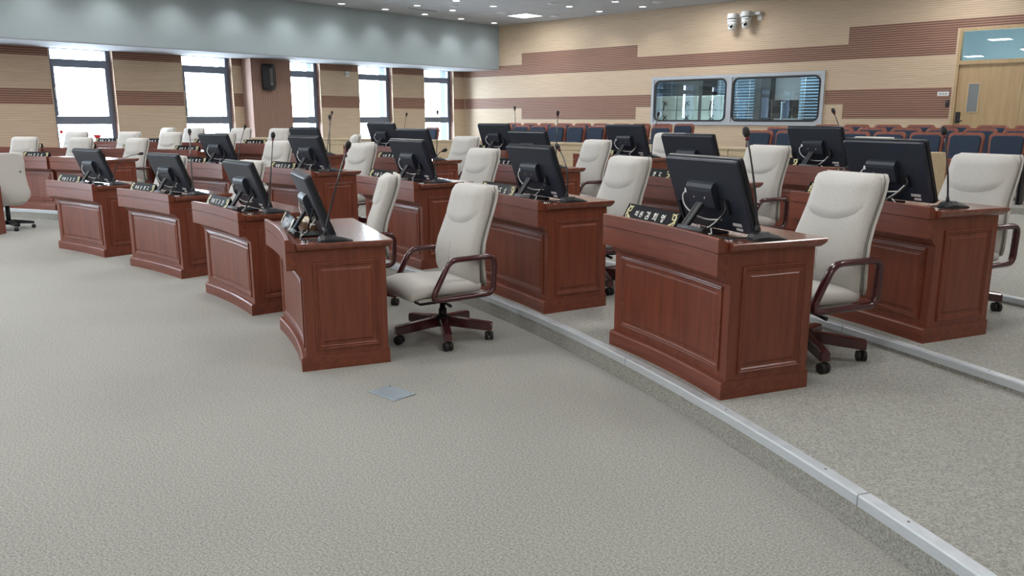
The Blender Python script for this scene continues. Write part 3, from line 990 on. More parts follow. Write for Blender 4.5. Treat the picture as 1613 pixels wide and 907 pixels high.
# (row, angle, own rotation, monitor, plate side)
DESKS = {1: [(72.36, -7.33), (79.42, 1.3), (87.58, 3.46), (95.53, -0.6)],
         2: [(64.84, 0.1), (72.47, 0), (80.34, -0.2), (88.34, 0), (96.01, 0.1), (106.69, 0), (111.30, 0), (115.90, 0)],
         3: [(65.55, 0.2), (72.71, 0), (80.89, 0), (88.43, 0), (96.55, 0), (105.9, 0), (110.06, 0), (114.22, 0), (118.38, 0)],
         4: [(73.03, 0), (81.47, 0), (89.17, 0), (96.9, 0), (106.4, 0), (110.17, 0), (113.94, 0), (117.71, 0)]}
dused = False
DROOT = {}
for row, lst in DESKS.items():
    for i, (th, rot) in enumerate(lst):
        o = copy_tree(DESK) if dused else DESK
        dused = True
        x_, y_ = polar(RAD[row], th)
        o.location = (x_, y_, ZL[row]); o.rotation_euler = (0, 0, radians(th - 90 + rot))
        tag(o, 'panelled cherry wood council desk, %s' % where(row, i), 'desk', 'cherry wood council desks in curved rows')
        DROOT[(row, i)] = (x_, y_, ZL[row], radians(th - 90 + rot))


def on_desk(row, i, p):
    x_, y_, z_, a = DROOT[(row, i)]
    return (x_ + p[0] * cos(a) - p[1] * sin(a), y_ + p[0] * sin(a) + p[1] * cos(a), z_ + p[2])


WTZ = 0.7832

# ================================================================== MONITORS


def make_monitor():
    """origin on the worktop under the screen's foot line; back faces -y (the podium)"""
    t = bpy.data.objects.new('monitor', None); COL.objects.link(t)
    # tilted panel, bottom toward the user: bottom at y=0.215,z=0.012, top at y=0.085,z=0.385
    yb, zb, yt, zt = 0.225, 0.012, 0.085, 0.386
    d = Vector((0, yt - yb, zt - zb)); L_ = d.length; d.normalize(); nrm = Vector((0, -d.z, d.y))  # towards -y
    o0 = Vector((0, yb, zb))

    def P(x_, s_, h):
        v = o0 + d * s_ + nrm * h
        return (x_, v.y, v.z)

    def slab(x0, x1, s0, s1, h0, h1, r=0.012, n=3, taper=0.0):
        lp = rr_loop(x1 - x0, s1 - s0, r, n); cx_, cs_ = (x0 + x1) / 2, (s0 + s1) / 2
        k = lambda q: [(p[0] * q + cx_, p[1] * q + cs_) for p in lp]
        return MB().rings([[P(a, b_, h0) for a, b_ in k(1)], [P(a, b_, h1 - (h1 - h0) * 0.35) for a, b_ in k(1)], [P(a, b_, h1) for a, b_ in k(1 - taper)]], smooth=False)
    part('bezel', slab(-0.312, 0.312, 0, L_, -0.024, -0.002, 0.014), 'black_plastic', t)
    rco = part('rear_cover', slab(-0.306, 0.306, 0.006, L_ - 0.006, -0.002, 0.022, 0.014, 3, 0.03), 'monitor_plastic', t)
    part('screen', slab(-0.295, 0.295, 0.02, L_ - 0.018, -0.026, -0.024, 0.003), 'screen', t)
    # bulging housing for the stand mount
    sec = [(0.022, 0.13), (0.050, 0.135), (0.060, 0.15), (0.060, 0.235), (0.056, 0.255), (0.042, 0.270), (0.022, 0.275)]
    mho = part('mount_housing', MB().rings([[P(x_, s_, h) for h, s_ in sec] for x_ in (-0.115, 0.105)], smooth=False), 'monitor_plastic', t)
    part('port_block', slab(0.11, 0.175, 0.11, 0.19, 0.022, 0.034, 0.008), 'black_plastic', rco)
    for a, b_ in ((-0.055, 0.20), (0.035, 0.20)):
        part('screw', MB().rings([[P(a + q * cos(2 * pi * k / 8), b_ + q * sin(2 * pi * k / 8), h) for k in range(8)] for q, h in ((0.005, 0.058), (0.005, 0.063))]), 'chrome', mho)
    v1 = Vector(P(-0.02, 0.165, 0.055)); v0 = Vector((-0.045, 0.040, 0.028))
    dd = (v0 - v1); wv = Vector((0.029, 0, 0)); tv = dd.cross(wv).normalized() * 0.008
    sto = part('strut', MB().rings([[c + wv + tv, c - wv + tv, c - wv - tv, c + wv - tv] for c in (v1, v0)], smooth=False), 'black_plastic', t)
    st = MB()
    for s_ in (-1, 1):
        st.rings([[c + wv * (0.62 * s_ + 0.10) + tv * 1.3, c + wv * (0.62 * s_ - 0.10) + tv * 1.3, c + wv * (0.62 * s_ - 0.10) - tv * 1.3, c + wv * (0.62 * s_ + 0.10) - tv * 1.3] for c in (v1, v0)], smooth=False)
    part('strut_rail', st, 'grey_plastic', sto)
    fto = part('foot_bar', MB().tube([(-0.085, 0.034, 0.0185), (0.115, 0.034, 0.0185)], 0.0175, 14), 'grey_plastic', t)
    part('foot_grip', MB().tube([(0.115, 0.034, 0.0205), (0.145, 0.034, 0.0205)], 0.0195, 14), 'black_rubber', fto)
    part('foot_plate', MB().bbox(-0.07, 0.12, 0.055, 0.20, 0.0005, 0.012, 0.004), 'black_plastic', t)
    part('rating_sticker', slab(0.165, 0.235, 0.045, 0.062, 0.0222, 0.0228, 0.002).rings([[P(a, b_, h) for a, b_ in ((0.185, 0.022), (0.235, 0.022), (0.235, 0.036), (0.185, 0.036))] for h in (0.0222, 0.0228)], smooth=False), 'sticker_white', rco)
    part('side_connector', slab(-0.28, -0.255, 0.03, 0.15, 0.022, 0.03, 0.004), 'black_plastic', rco)

    def cable(name, pts, r, m):
        # Catmull-Rom through points given as (x, s, h) on the tilted back
        q = [Vector(p) for p in pts]; out = []
        q = [q[0] * 2 - q[1]] + q + [q[-1] * 2 - q[-2]]
        for i in range(1, len(q) - 2):
            for k in range(6):
                u = k / 6.0
                out.append(0.5 * (2 * q[i] + (q[i + 1] - q[i - 1]) * u + (2 * q[i - 1] - 5 * q[i] + 4 * q[i + 1] - q[i + 2]) * u * u + (3 * q[i] - q[i - 1] - 3 * q[i + 1] + q[i + 2]) * u ** 3))
        out.append(q[-2])
        part(name, MB().tube(out, r, 6), m, t)
    cable('white_cable', [P(-0.125, 0.225, 0.05), P(-0.155, 0.20, 0.062), P(-0.14, 0.15, 0.075), P(-0.08, 0.105, 0.075), P(0.02, 0.085, 0.07), P(0.12, 0.085, 0.05)], 0.0042, 'white_cable')
    part('cable_plug', MB().bbox(*[c for k in range(3) for c in (P(-0.125, 0.225, 0.045)[k] - 0.012, P(-0.125, 0.225, 0.045)[k] + 0.012)], 0.003), 'white_cable', t)
    cable('black_cable', [P(0.16, 0.17, 0.035), P(0.19, 0.15, 0.06), P(0.15, 0.10, 0.09), P(0.06, 0.05, 0.10), (0.03, 0.09, 0.03), (0.12, 0.07, 0.012), (0.22, 0.045, 0.008), (0.30, 0.055, 0.0065)], 0.0055, 'black_rubber')
    cable('grey_cable', [P(0.14, 0.12, 0.035), P(0.10, 0.08, 0.08), P(0.03, 0.04, 0.11), (0.03, 0.10, 0.02), (0.09, 0.07, 0.012), (0.17, 0.05, 0.012), (0.10, 0.10, 0.03)], 0.0038, 'white_cable')
    return t


MON = make_monitor()
mused = False
MONX = {(3, 0): 0.04, (3, 4): 0.17}
for (row, i) in [(1, k) for k in range(4)] + [(2, k) for k in range(5)] + [(3, k) for k in range(5)] + [(4, k) for k in range(4)]:
    o = copy_tree(MON) if mused else MON
    mused = True
    o.location = on_desk(row, i, (MONX.get((row, i), 0.16), 0.012, WTZ))
    o.rotation_euler = (0, 0, DROOT[(row, i)][3])
    tag(o, 'black monitor seen from behind on desk %s' % where(row, i), 'monitor', 'tilted desk monitors seen from behind')

# ================================================================== MICROPHONES


def mic_base_mesh():
    prof = []
    b = MB()
    rs = []
    # wedge: blunt and high at the stem end, thin towards the user
    for y_, w_, h_ in ((-0.055, 0.024, 0.018), (-0.045, 0.044, 0.034), (-0.02, 0.053, 0.044), (0.02, 0.052, 0.043), (0.07, 0.046, 0.030), (0.12, 0.040, 0.016), (0.15, 0.022, 0.007)):
        rs.append([(-w_, y_, 0), (-w_ * 0.95, y_, h_ * 0.45), (-w_ * 0.55, y_, h_ * 0.95), (0, y_, h_), (w_ * 0.55, y_, h_ * 0.95), (w_ * 0.95, y_, h_ * 0.45), (w_, y_, 0)])
    b.rings(rs, smooth=False)
    return b.mesh('base')


MBASE = mic_base_mesh()
MHEAD = MB().lathe([(0.006, -0.018), (0.012, -0.012), (0.0165, 0.0), (0.0175, 0.012), (0.015, 0.026), (0.008, 0.034), (0.001, 0.036)], 14).mesh('windscreen')
MRING = MB().lathe([(0.0075, -0.03), (0.0105, -0.029), (0.0105, -0.018), (0.0085, -0.016)], 12).mesh('light_ring')
MBTN = MB().lathe([(0.012, 0.0), (0.012, 0.003), (0.002, 0.004)], 12).mesh('button')


def mic(row, i, base, head, bow, desc):
    base = (max(base[0], 0.528) if (row, i) != (3, 0) else 0.47, min(base[1], 0.21))
    a = DROOT[(row, i)][3]
    t = thing('gooseneck_microphone', 'black gooseneck microphone %s, desk %s' % (desc, where(row, i)), 'microphone', on_desk(row, i, (base[0], base[1], WTZ)), a, 'gooseneck microphones on the desks')
    mbo = link('base', MBASE, 'black_plastic', t)
    link('button', MBTN, 'grey_plastic', mbo, (0, 0.045, 0.036))
    h = Vector((head[0] - base[0], head[1] - base[1], head[2] - WTZ)); s0 = Vector((0, -0.015, 0.04))
    bw = Vector(bow)
    pts = []
    for k in range(13):
        u = k / 12.0
        pts.append(s0.lerp(h - Vector((0, 0, 0.0)), u) + bw * (4 * u * (1 - u)))
    tdir = (pts[-1] - pts[-2]).normalized()
    part('collar', MB().tube([pts[0] - Vector((0, 0, 0.01)), pts[0].lerp(pts[1], 0.9)], [0.012, 0.008], 10), 'black_plastic', t)
    part('stem', MB().tube(pts[:8], [0.0055] * 8, 8), 'black_plastic', t)
    part('upper_stem', MB().tube(pts[7:], 0.0046, 8), 'gunmetal', t)
    q = tdir.to_track_quat('Z', 'Y')
    hd = link('windscreen', MHEAD, 'black_rubber', t, h + tdir * 0.022); hd.rotation_mode = 'QUATERNION'; hd.rotation_quaternion = q
    link('light_ring', MRING, 'red_ring', hd)
    part('cable', MB().tube([(-0.03, -0.045, 0.012), (-0.07, -0.075, 0.006), (-0.10, -0.11, 0.005), (0.0, -0.13, 0.005)], 0.004, 6), 'black_rubber', t)


MICS = [(1, 0, (.455, .19), (.67, .30, 1.325), (-.03, 0, 0), 'leaning right'), (1, 1, (.40, .29), (.43, .30, 1.345), (.0, 0, 0), 'standing upright'),
        (1, 2, (.37, .28), (.355, .30, 1.352), (0, 0, 0), 'standing upright'), (1, 3, (.44, .28), (.73, .40, 1.122), (-.07, -.03, .06), 'bent to the right'),
        (2, 0, (.475, .20), (.455, .15, 1.268), (.015, 0, 0), 'nearly upright'), (2, 1, (.50, .21), (.42, .20, 1.146), (.05, 0, .02), 'bent to the left'),
        (2, 2, (.42, .26), (.56, .25, 1.073), (-.05, 0, .05), 'bent low'), (2, 3, (.41, .28), (.41, .30, 1.35), (0, 0, 0), 'standing upright'),
        (2, 4, (.44, .28), (.56, .30, 1.233), (-.02, 0, 0), 'leaning right'), (3, 0, (.46, .20), (.43, .15, 1.197), (.01, 0, 0), 'nearly upright'),
        (3, 2, (.50, .24), (.49, .25, 1.323), (0, 0, 0), 'standing upright'), (3, 3, (.46, .27), (.44, .30, 1.348), (0, 0, 0), 'standing upright'),
        (3, 4, (.54, .28), (.51, .35, 1.353), (0, 0, 0), 'standing upright'), (4, 0, (.45, .22), (.34, .15, 1.285), (.01, 0, 0), 'leaning left'),
        (4, 1, (.47, .22), (.56, .25, 1.266), (-.01, 0, 0), 'leaning right'), (4, 2, (.46, .24), (.45, .25, 1.362), (0, 0, 0), 'standing upright'),
        (4, 3, (.50, .26), (.55, .30, 1.281), (0, 0, 0), 'standing upright')]
for m in MICS:
    mic(*m)

# ================================================================== NAMEPLATES
# Hangul drawn as strokes in a unit square: ('l', x0,y0,x1,y1) bars and ('o', cx,cy,r) rings
UI = [('o', .33, .66, .22), ('l', .05, .22, .68, .22), ('l', .86, .02, .86, .98)]
WON = [('o', .36, .78, .17), ('l', .05, .50, .70, .50), ('l', .36, .50, .36, .30), ('l', .88, .25, .88, .98), ('l', .68, .36, .88, .36), ('l', .18, .24, .18, .04), ('l', .18, .04, .85, .04)]
GIM = [('l', .08, .90, .62, .90), ('l', .62, .90, .50, .48), ('l', .86, .45, .86, .98), ('l', .2, .36, .86, .36), ('l', .2, .02, .86, .02), ('l', .2, .02, .2, .36), ('l', .86, .02, .86, .36)]
HUI = [('l', .22, .96, .46, .96), ('l', .06, .82, .64, .82), ('o', .35, .58, .16), ('l', .04, .22, .68, .22), ('l', .88, .02, .88, .98)]
YEONG = [('o', .30, .76, .19), ('l', .86, .44, .86, .98), ('l', .56, .84, .86, .84), ('l', .56, .66, .86, .66), ('o', .58, .20, .18)]
# marks too blurred to read in the photograph: loose strokes only
BLUR = [[('l', .15, .9, .75, .8), ('l', .45, .85, .3, .45), ('l', .2, .3, .8, .2)],
        [('l', .2, .75, .7, .9), ('l', .45, .95, .45, .4), ('l', .25, .15, .75, .3)],
        [('l', .15, .6, .8, .6), ('l', .5, .95, .5, .35), ('o', .5, .16, .14)],
        [('l', .25, .92, .65, .7), ('l', .3, .5, .7, .35), ('l', .55, .3, .35, .05)],
        [('o', .4, .7, .2), ('l', .75, .3, .75, .95), ('l', .2, .2, .7, .12)]]


def glyphs(mb, syls, P, wst=0.13):
    for (ox, oz, sz, strokes) in syls:
        for st in strokes:
            if st[0] == 'l':
                a = Vector((st[1], st[2])); b_ = Vector((st[3], st[4])); d = (b_ - a).normalized(); n = Vector((-d.y, d.x)) * wst / 2
                a2, b2 = a - d * wst * 0.4, b_ + d * wst * 0.4
                q = [a2 + n, a2 - n, b2 - n, b2 + n]
                mb.rings([[P(ox + p.x * sz, oz + p.y * sz, h) for p in q] for h in (0.0001, 0.0009)], smooth=False)
            else:
                _, cx_, cy_, r = st; m = 12
                rs = []
                for k in range(m):
                    a = 2 * pi * k / m
                    rs.append([P(ox + (cx_ + q * cos(a)) * sz, oz + (cy_ + q * sin(a)) * sz, h) for q, h in ((r - wst / 2, 0.0001), (r + wst / 2, 0.0001), (r + wst / 2, 0.0009), (r - wst / 2, 0.0009))])
                mb.rings(rs, loop=True, smooth=False)


def emblem(mb, ox, P, sgn):
    """curled crested bird motif, as scrolls and feathers"""
    def ribbon(pts, w0, w1):
        n = len(pts); rs = []
        for i, p in enumerate(pts):
            a = pts[max(0, i - 1)]; b_ = pts[min(n - 1, i + 1)]
            d = Vector((b_[0] - a[0], b_[1] - a[1])).normalized(); nn = Vector((-d.y, d.x)) * (w0 + (w1 - w0) * i / (n - 1)) / 2
            rs.append([P(ox + sgn * 1.12 * (p[0] + s_ * nn.x), 1.08 * (p[1] + s_ * nn.y), h) for s_, h in ((1, 0.0001), (-1, 0.0001), (-1, 0.0011), (1, 0.0011))])
        mb.rings(rs, smooth=False)
    # crest ring, body curve, tail plumes
    ribbon([(0.004 + 0.014 * cos(a), 0.062 + 0.014 * sin(a)) for a in [radians(20 + 33 * k) for k in range(10)]], 0.009, 0.006)
    ribbon([(0.018, 0.066), (0.023, 0.050), (0.016, 0.036), (0.002, 0.026), (-0.014, 0.018), (-0.030, 0.010)], 0.013, 0.006)
    ribbon([(0.010, 0.034), (0.000, 0.016), (-0.016, 0.006)], 0.010, 0.004)
    ribbon([(0.020, 0.046), (0.026, 0.032), (0.018, 0.016), (0.006, 0.008)], 0.008, 0.004)
    ribbon([(0.000, 0.074), (-0.014, 0.080), (-0.022, 0.072)], 0.007, 0.003)
    ribbon([(0.014, 0.076), (0.022, 0.086)], 0.006, 0.003)


PLH, PLD, PLW = 0.088, 0.075, 0.56
sl = atan2(PLD * 0.62, PLH)


def make_plate(mid):
    t = bpy.data.objects.new('nameplate', None); COL.objects.link(t)
    yF, yT, yB = 0.0, PLD * 0.62, PLD
    pro = part('prism', MB().prism([(yF, 0), (yT, PLH), (yB, 0)], -PLW / 2, PLW / 2, 'x'), 'nameplate_black', t)
    d = Vector((0, yT - yF, PLH)).normalized(); n = Vector((0, -d.z, d.y))

    def P(u, s_, h):
        v = d * s_ + n * h
        return (u, yF + v.y, v.z)
    for s_ in (-1, 1):
        g = MB(); emblem(g, s_ * 0.232, P, s_)
        part('gold_emblem', g, 'gold_print', pro)['kind'] = 'stuff'
    for gl in [(-0.165, 0.030, 0.034, UI), (-0.115, 0.030, 0.034, WON), (-0.050, 0.026, 0.044, mid[0]), (0.030, 0.026, 0.044, mid[1]), (0.110, 0.026, 0.044, mid[2])]:
        w = MB(); glyphs(w, [gl], P)
        part('character', w, 'white_print', pro)['kind'] = 'stuff'
    return t


PLATES = []
PL_MAIN = make_plate((GIM, HUI, YEONG))
PL_VAR = [make_plate((BLUR[k % 5], BLUR[(k + 2) % 5], BLUR[(k + 3) % 5])) for k in range(5)]
vused = [False] * 5
k = 0
for row, lst in DESKS.items():
    for i in range(len(lst)):
        left = (lst[i][0] > 100)
        if (row, i) == (2, 0):
            o = PL_MAIN
        else:
            v = k % 5; k += 1
            o = copy_tree(PL_VAR[v]) if vused[v] else PL_VAR[v]
            vused[v] = True
        px = 0.20 if left else (-0.345 + 0.10 if (row, i) == (3, 0) else -0.225)
        py = 0.020
        rz_ = 0.0
        o.location = on_desk(row, i, (px, py + 0.012, WTZ))
        o.rotation_euler = (0, 0, DROOT[(row, i)][3] + radians(-1.5))
        tag(o, ('black nameplate with white Hangul and gold emblems, desk %s' if (row, i) == (2, 0) else 'black nameplate with gold emblems on desk %s') % where(row, i), 'nameplate', 'black triangular nameplates')

# ================================================================== COUNCIL CHAIRS


def make_chair():
    """origin on the floor under the column; sits facing -y"""
    t = bpy.data.objects.new('council_chair', None); COL.objects.link(t)
    NS = 24

    def section(w, th_, e=3.4):
        out = []
        for k in range(NS):
            a = 2 * pi * k / NS
            c, s_ = cos(a), sin(a)
            out.append((math.copysign(abs(c) ** (2 / e), c) * w / 2, math.copysign(abs(s_) ** (2 / e), s_) * th_ / 2))
        return out

    def sweep(stations):
        """stations: (y,z,width,thick,dir_y,dir_z) thickness along the normal"""
        rs = []
        for (y_, z_, w, th_, ny, nz) in stations:
            rs.append([(p[0], y_ + p[1] * ny, z_ + p[1] * nz) for p in section(w, th_)])
        return MB().rings(rs)

    def along(path, ws, ths, flip=False):
        st = []
        n = len(path)
        for i in range(n):
            a = path[max(0, i - 1)]; b_ = path[min(n - 1, i + 1)]
            d = Vector((b_[0] - a[0], b_[1] - a[1])).normalized()
            st.append((path[i][0], path[i][1], ws[i], ths[i], d.y, -d.x))
        return st
    # seat, rear to front with a waterfall edge
    path = [(0.235, 0.385), (0.22, 0.388), (0.16, 0.392), (0.04, 0.396), (-0.08, 0.402), (-0.18, 0.405), (-0.245, 0.396), (-0.285, 0.372), (-0.300, 0.345)]
    part('seat', sweep(along(path, [0.42, 0.47, 0.49, 0.50, 0.51, 0.51, 0.50, 0.48, 0.44], [0.06, 0.098, 0.108, 0.108, 0.112, 0.118, 0.115, 0.09, 0.045])), 'cream_fabric', t)
    part('seat_pan', MB().bbox(-0.22, 0.22, -0.24, 0.19, 0.325, 0.352, 0.01), 'cream_fabric_rear', t)
    # backrest
    bpth = [(0.205, 0.375), (0.190, 0.42), (0.172, 0.50), (0.168, 0.58), (0.184, 0.67), (0.220, 0.77), (0.260, 0.87), (0.289, 0.96), (0.299, 1.015), (0.301, 1.045), (0.300, 1.058)]
    bw = [0.44, 0.48, 0.505, 0.508, 0.488, 0.468, 0.460, 0.458, 0.452, 0.425, 0.36]
    bt = [0.06, 0.095, 0.125, 0.13, 0.127, 0.12, 0.118, 0.116, 0.106, 0.078, 0.03]
    bko = part('backrest', sweep(along(bpth, bw, bt)), 'cream_fabric', t)
    # rear shell following the back, thin
    sh = [(p[0] + 0.064, p[1] + 0.016) for p in bpth]
    part('back_shell', sweep(along(sh[:10], [w + 0.012 for w in bw[:10]], [0.02, 0.03, 0.036, 0.038, 0.038, 0.038, 0.036, 0.036, 0.032, 0.02])), 'cream_fabric_rear', t)
    pts = []

    def fr(u, v, ext=0.0):
        """point on the front face of the backrest; v = arc height z, u in -1..1"""
        # find path station
        for i in range(len(bpth) - 1):
            if bpth[i][1] <= v <= bpth[i + 1][1]:
                q = (v - bpth[i][1]) / (bpth[i + 1][1] - bpth[i][1]); break
        else:
            i, q = len(bpth) - 2, 1.0
        y_ = bpth[i][0] + (bpth[i + 1][0] - bpth[i][0]) * q
        w = bw[i] + (bw[i + 1] - bw[i]) * q; th_ = bt[i] + (bt[i + 1] - bt[i]) * q
        e = 3.2
        f_ = (1 - min(1, abs(u)) ** e) ** (1 / e)
        return Vector((u * w / 2, y_ - f_ * th_ / 2 - ext, v))
    # headrest pad with curved lower edge
    nu, nv = 12, 8
    g = []
    for j in range(nv + 1):
        row_ = []
        for i in range(nu + 1):
            u = -0.90 + 1.80 * i / nu
            zlo = 0.800 + 0.060 * (abs(u) / 0.9) ** 2.4
            zhi = 1.045
            v = zlo + (zhi - zlo) * j / nv
            bulge = 0.026 * (max(0.0, 1 - (2 * j / nv - 1) ** 8)) ** 0.5 * (max(0.0, 1 - abs(u / 0.9) ** 5)) ** 0.5 * (1.0 if j > 1 else 0.9)
            row_.append(fr(u, v, 0.001 + bulge))
        g.append(row_)
    hp = MB().rings(g, closed=False, cap=False)
    hpo = part('headrest_pad', hp, 'cream_fabric', t)
    part('headrest_seam', MB().tube([fr(u, 0.798 + 0.060 * (abs(u) / 0.9) ** 2.4, 0.0005) for u in [-0.9 + 1.8 * k / 14 for k in range(15)]], 0.0036, 5), 'seam_thread', hpo)
    part('centre_seam', MB().tube([fr(0.0, z_, 0.0002) for z_ in [0.785 - 0.03 * k for k in range(12)]], 0.0016, 5), 'seam_thread', bko)
    for s_ in (-1, 1):
        pth = [(s_ * (bw[i] / 2 - 0.002), bpth[i][0] + 0.044, bpth[i][1] + 0.012) for i in range(0, 10)]
        part('side_piping', MB().tube(pth, 0.0034, 5), 'seam_thread', bko)
    # loop arms
    for s_ in (-1, 1):
        corners = [(-0.045, 0.600, 0.06), (0.300, 0.600, 0.06), (0.290, 0.345, 0.06), (-0.185, 0.345, 0.06)]
        n = len(corners); lp = []
        for i in range(n):
            p = Vector(corners[i][:2]); a = Vector(corners[i - 1][:2]); b_ = Vector(corners[(i + 1) % n][:2]); r = corners[i][2]
            d1 = (a - p).normalized(); d2 = (b_ - p).normalized()
            for k in range(5):
                u = k / 4.0
                q = (p + d1 * r) * (1 - u) ** 2 + p * 2 * u * (1 - u) + (p + d2 * r) * u ** 2
                lp.append((s_ * 0.282, q.x, q.y))
        part('arm', MB().tube(lp, 0.019, 10, True, 0.024, Vector((1, 0, 0))), 'burgundy_wood', t)
    # mechanism, lever, gas lift
    mm = MB().bbox(-0.09, 0.09, -0.13, 0.11, 0.272, 0.326, 0.012).bbox(-0.05, 0.05, -0.20, -0.10, 0.262, 0.32, 0.012)
    part('mechanism', mm, 'black_plastic', t)
    part('lever', MB().tube([(0.08, -0.06, 0.295), (0.16, -0.07, 0.292), (0.24, -0.07, 0.285)], [0.007, 0.007, 0.012], 8), 'black_plastic', t)
    part('gas_lift', MB().lathe([(0.028, 0.13), (0.028, 0.215), (0.020, 0.218), (0.020, 0.28)], 14), 'black_plastic', t)
    part('hub', MB().lathe([(0.044, 0.095), (0.060, 0.105), (0.060, 0.158), (0.040, 0.172)], 14), 'black_plastic', t)
    for k in range(5):
        a = radians(-90 + 72 * k - 5)
        R_ = Matrix.Rotation(a, 3, 'Z')
        leg = MB()
        rs = []
        for x_, w_, z0, z1 in ((0.03, 0.030, 0.095, 0.162), (0.10, 0.030, 0.092, 0.155), (0.22, 0.028, 0.080, 0.141), (0.338, 0.027, 0.070, 0.127), (0.348, 0.024, 0.073, 0.121)):
            rs.append([R_ @ Vector((x_, q * w_, z)) for q, z in ((-1, z0), (1, z0), (1, z1 - 0.008), (0.75, z1), (-0.75, z1), (-1, z1 - 0.008))])
        leg.rings(rs, smooth=False)
        lgo = part('base_leg', leg, 'burgundy_wood', t)
        cst = MB()
        c = R_ @ Vector((0.325, 0, 0))
        ax = Matrix.Rotation(a + 0.7 + k * 1.3, 3, 'Z') @ Vector((1, 0, 0))
        for s0, s1 in ((-0.026, -0.006), (0.006, 0.026)):
            e = [c + ax * s0 + Vector((0, 0, 0.0305)), c + ax * s1 + Vector((0, 0, 0.0305))]
            cst.tube([e[0] - ax * 0.003, e[0], e[1], e[1] + ax * 0.003], [0.022, 0.030, 0.030, 0.022], 14)
        cst.tube([c + Vector((0, 0, 0.03)), c + Vector((0, 0, 0.085))], 0.009, 8)
        part('caster', cst, 'black_rubber', lgo)
    return t


CHAIR = make_chair()
for _c in CHAIR.children:
    if _c.name.split('.')[0] in ('gas_lift', 'hub', 'base_leg', 'caster', 'mechanism', 'lever'):
        _c.location.y = 0.05
cused = False


def put_chair(x_, y_, z_, ang, label):
    global cused
    o = copy_tree(CHAIR) if cused else CHAIR
    cused = True
    o.location = (x_, y_, z_); o.rotation_euler = (0, 0, radians(ang))
    tag(o, label, 'chair', 'cream high-back council chairs')
    return o


put_chair(-4.003, 3.612, 0.0, 76 - 90, 'cream high-back chair fully in view beside the nearest front desk')
CH = {1: [None, (77.0, 0.90, -20), (88.1, 0.85, 0), (95.1, 0.85, 0)],
      2: [(64.45, 0.86, 2), (72.55, 0.86, 0), (80.65, 0.86, 0), (89.1, 0.86, 0), (95.6, 0.86, 5), (107.3, 0.86, -6), (111.95, 0.9, 0), (116.25, 0.9, 6)],
      3: [(65.65, 0.86, 4), (72.5, 0.86, 0), (80.6, 0.86, -10), (88.4, 0.86, 0), (96.5, 0.86, -40), (106.2, 0.86, 0), (110.4, 0.86, 0), (113.6, 0.86, 0), (117.65, 0.86, 0)],
      4: [(72.85, 0.80, 0), (81.55, 0.86, 0), None, None, (107.0, 0.86, 0), (109.9, 0.86, 0), (113.45, 0.86, 0), (116.1, 1.0, -28)]}
for row, lst in CH.items():
    for i, c in enumerate(lst):
        if c is None:
            continue
        th, off, rot = c
        x_, y_ = polar(RAD[row] + off, th)
        put_chair(x_, y_, ZL[row], th - 90 + rot, 'cream high-back chair tucked behind desk %s' % where(row, i))

# ================================================================== STAFF DESK AND CHAIR at the left edge
t = thing('staff_chair', 'pale round-backed chair seen from behind at left edge', 'chair', (-12.58, 3.44, 0), radians(-102))
NS = 20
rs = []
for (z_, w, y_) in ((0.34, 0.34, 0.16), (0.39, 0.46, 0.20), (0.45, 0.56, 0.23), (0.52, 0.575, 0.245), (0.62, 0.53, 0.25), (0.75, 0.50, 0.262), (0.90, 0.50, 0.285), (1.00, 0.49, 0.30), (1.04, 0.46, 0.306), (1.055, 0.40, 0.308)):
    ring = []
    for k in range(NS):
        a = 2 * pi * k / NS
        c, s_ = cos(a), sin(a)
        ring.append((math.copysign(abs(c) ** 0.75, c) * w / 2, y_ - 0.05 * (2 * abs(c) * w / 2) ** 2 * 2 + math.copysign(abs(s_) ** 0.75, s_) * 0.03, z_))
    rs.append(ring)
part('back_shell', MB().rings(rs), 'cream_fabric_rear', t)
for x_, z_ in ((-0.19, 0.80), (0.09, 0.80), (0.17, 0.80)):
    part('bolt', MB().tube([(x_, 0.27, z_), (x_, 0.307, z_)], 0.011, 10), 'gunmetal', t)
part('seat', MB().bbox(-0.24, 0.24, -0.26, 0.22, 0.38, 0.46, 0.03, 3), 'cream_fabric', t)
part('column', MB().lathe([(0.03, 0.08), (0.03, 0.38)], 12), 'black_plastic', t)
for k in range(5):
    a = radians(30 + 72 * k); R_ = Matrix.Rotation(a, 3, 'Z')
    rs = [[R_ @ Vector((x_, q * w_, z)) for q, z in ((-1, z0), (1, z0), (1, z1), (-1, z1))] for x_, w_, z0, z1 in ((0.02, 0.03, 0.07, 0.13), (0.15, 0.028, 0.075, 0.12), (0.30, 0.022, 0.065, 0.095))]
    part('base_leg', MB().rings(rs, smooth=False), 'black_plastic', t)
    c = R_ @ Vector((0.29, 0, 0.028)); ax = R_ @ Vector((0, 1, 0))
    part('caster', MB().tube([c - ax * 0.025, c - ax * 0.02, c + ax * 0.02, c + ax * 0.025], [0.02, 0.028, 0.028, 0.02], 12), 'black_rubber', t)

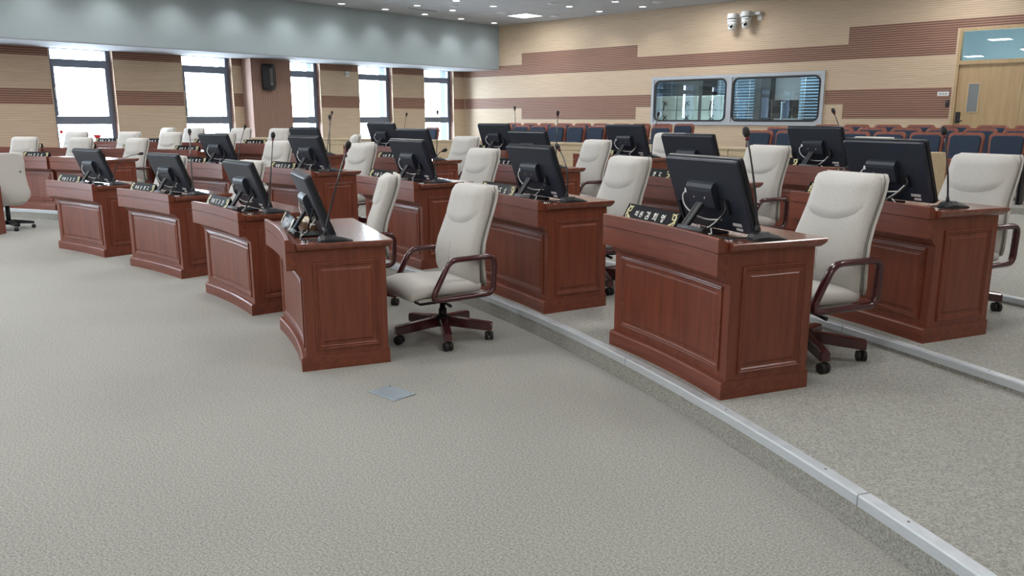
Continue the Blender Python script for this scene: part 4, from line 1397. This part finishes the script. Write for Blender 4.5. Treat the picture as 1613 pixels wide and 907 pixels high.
t = thing('staff_desk', 'reddish wooden staff desk cut off at left edge', 'desk', (-12.17, 3.285, 0), radians(42.4))
part('end_panel', MB().bbox(-0.04, 0.0, -0.55, 0.0, 0.0, 0.64, 0.004), 'cherry_vertical_grain', t)
part('modesty_panel', MB().bbox(-1.3, -0.04, -0.52, -0.49, 0.10, 0.64, 0.004), 'cherry_vertical_grain', t)
part('end_panel', MB().bbox(-1.34, -1.30, -0.55, 0.0, 0.0, 0.64, 0.004), 'cherry_vertical_grain', t)
part('worktop', MB().bbox(-1.36, -0.02, -0.58, -0.02, 0.6405, 0.68, 0.005), 'cherry_top', t)

# small wooden document box on the nearest front desk
t = thing('document_box', 'flat wooden document box on the nearest front desk behind monitor', 'box', on_desk(1, 0, (-0.28, 0.24, WTZ)), DROOT[(1, 0)][3])
part('box_body', MB().bbox(-0.16, 0.16, -0.09, 0.09, 0.0, 0.035, 0.004), 'door_wood', t)
part('lid', MB().bbox(-0.163, 0.163, -0.093, 0.093, 0.0352, 0.043, 0.003), 'maple', t)

# papers left on two of the far desks
for (row, i, px, py, lab) in ((3, 5, 0.42, 0.20, 'white sheet of paper on a far-left raised desk'), (2, 2, 0.44, 0.44, 'white sheet of paper beside the low-bent microphone')):
    t = thing('paper_sheet', lab, 'paper', on_desk(row, i, (px, py, WTZ)), DROOT[(row, i)][3] + 0.2)
    part('sheet', MB().bbox(-0.105, 0.105, -0.10, 0.10, 0.0005, 0.003, 0.0008, 1), 'sticker_white', t)

# staff chair behind the partition, only its black-framed back shows
t = thing('mesh_chair', 'black-framed chair back just above the pale partition', 'chair', (-13.6, 12.0, ZL[4]), radians(10))
part('back_frame', MB().tube([(0.22 * cos(a), 0.0, 0.62 + 0.33 * sin(a) ** 0.6 if 0 < a < pi else 0.62) for a in [pi * k / 14 for k in range(15)]], 0.018, 8), 'black_plastic', t)
part('back_mesh', MB().prism([(0.20 * cos(a), 0.62 + (0.31 * sin(a) ** 0.6 if 0 < a < pi else 0)) for a in [pi * k / 14 for k in range(15)]], -0.004, 0.004, 'y'), 'booth_frame_metal', t)
part('seat', MB().bbox(-0.22, 0.22, -0.42, 0.02, 0.42, 0.47, 0.015), 'black_plastic', t)
for k in range(4):
    sx, sy = ((-1, -0.38), (1, -0.38), (-1, 0), (1, 0))[k]
    part('leg', MB().tube([(sx * 0.2, sy, 0.0), (sx * 0.2, sy, 0.44 if sy else 0.66)], 0.012, 8), 'black_plastic', t)
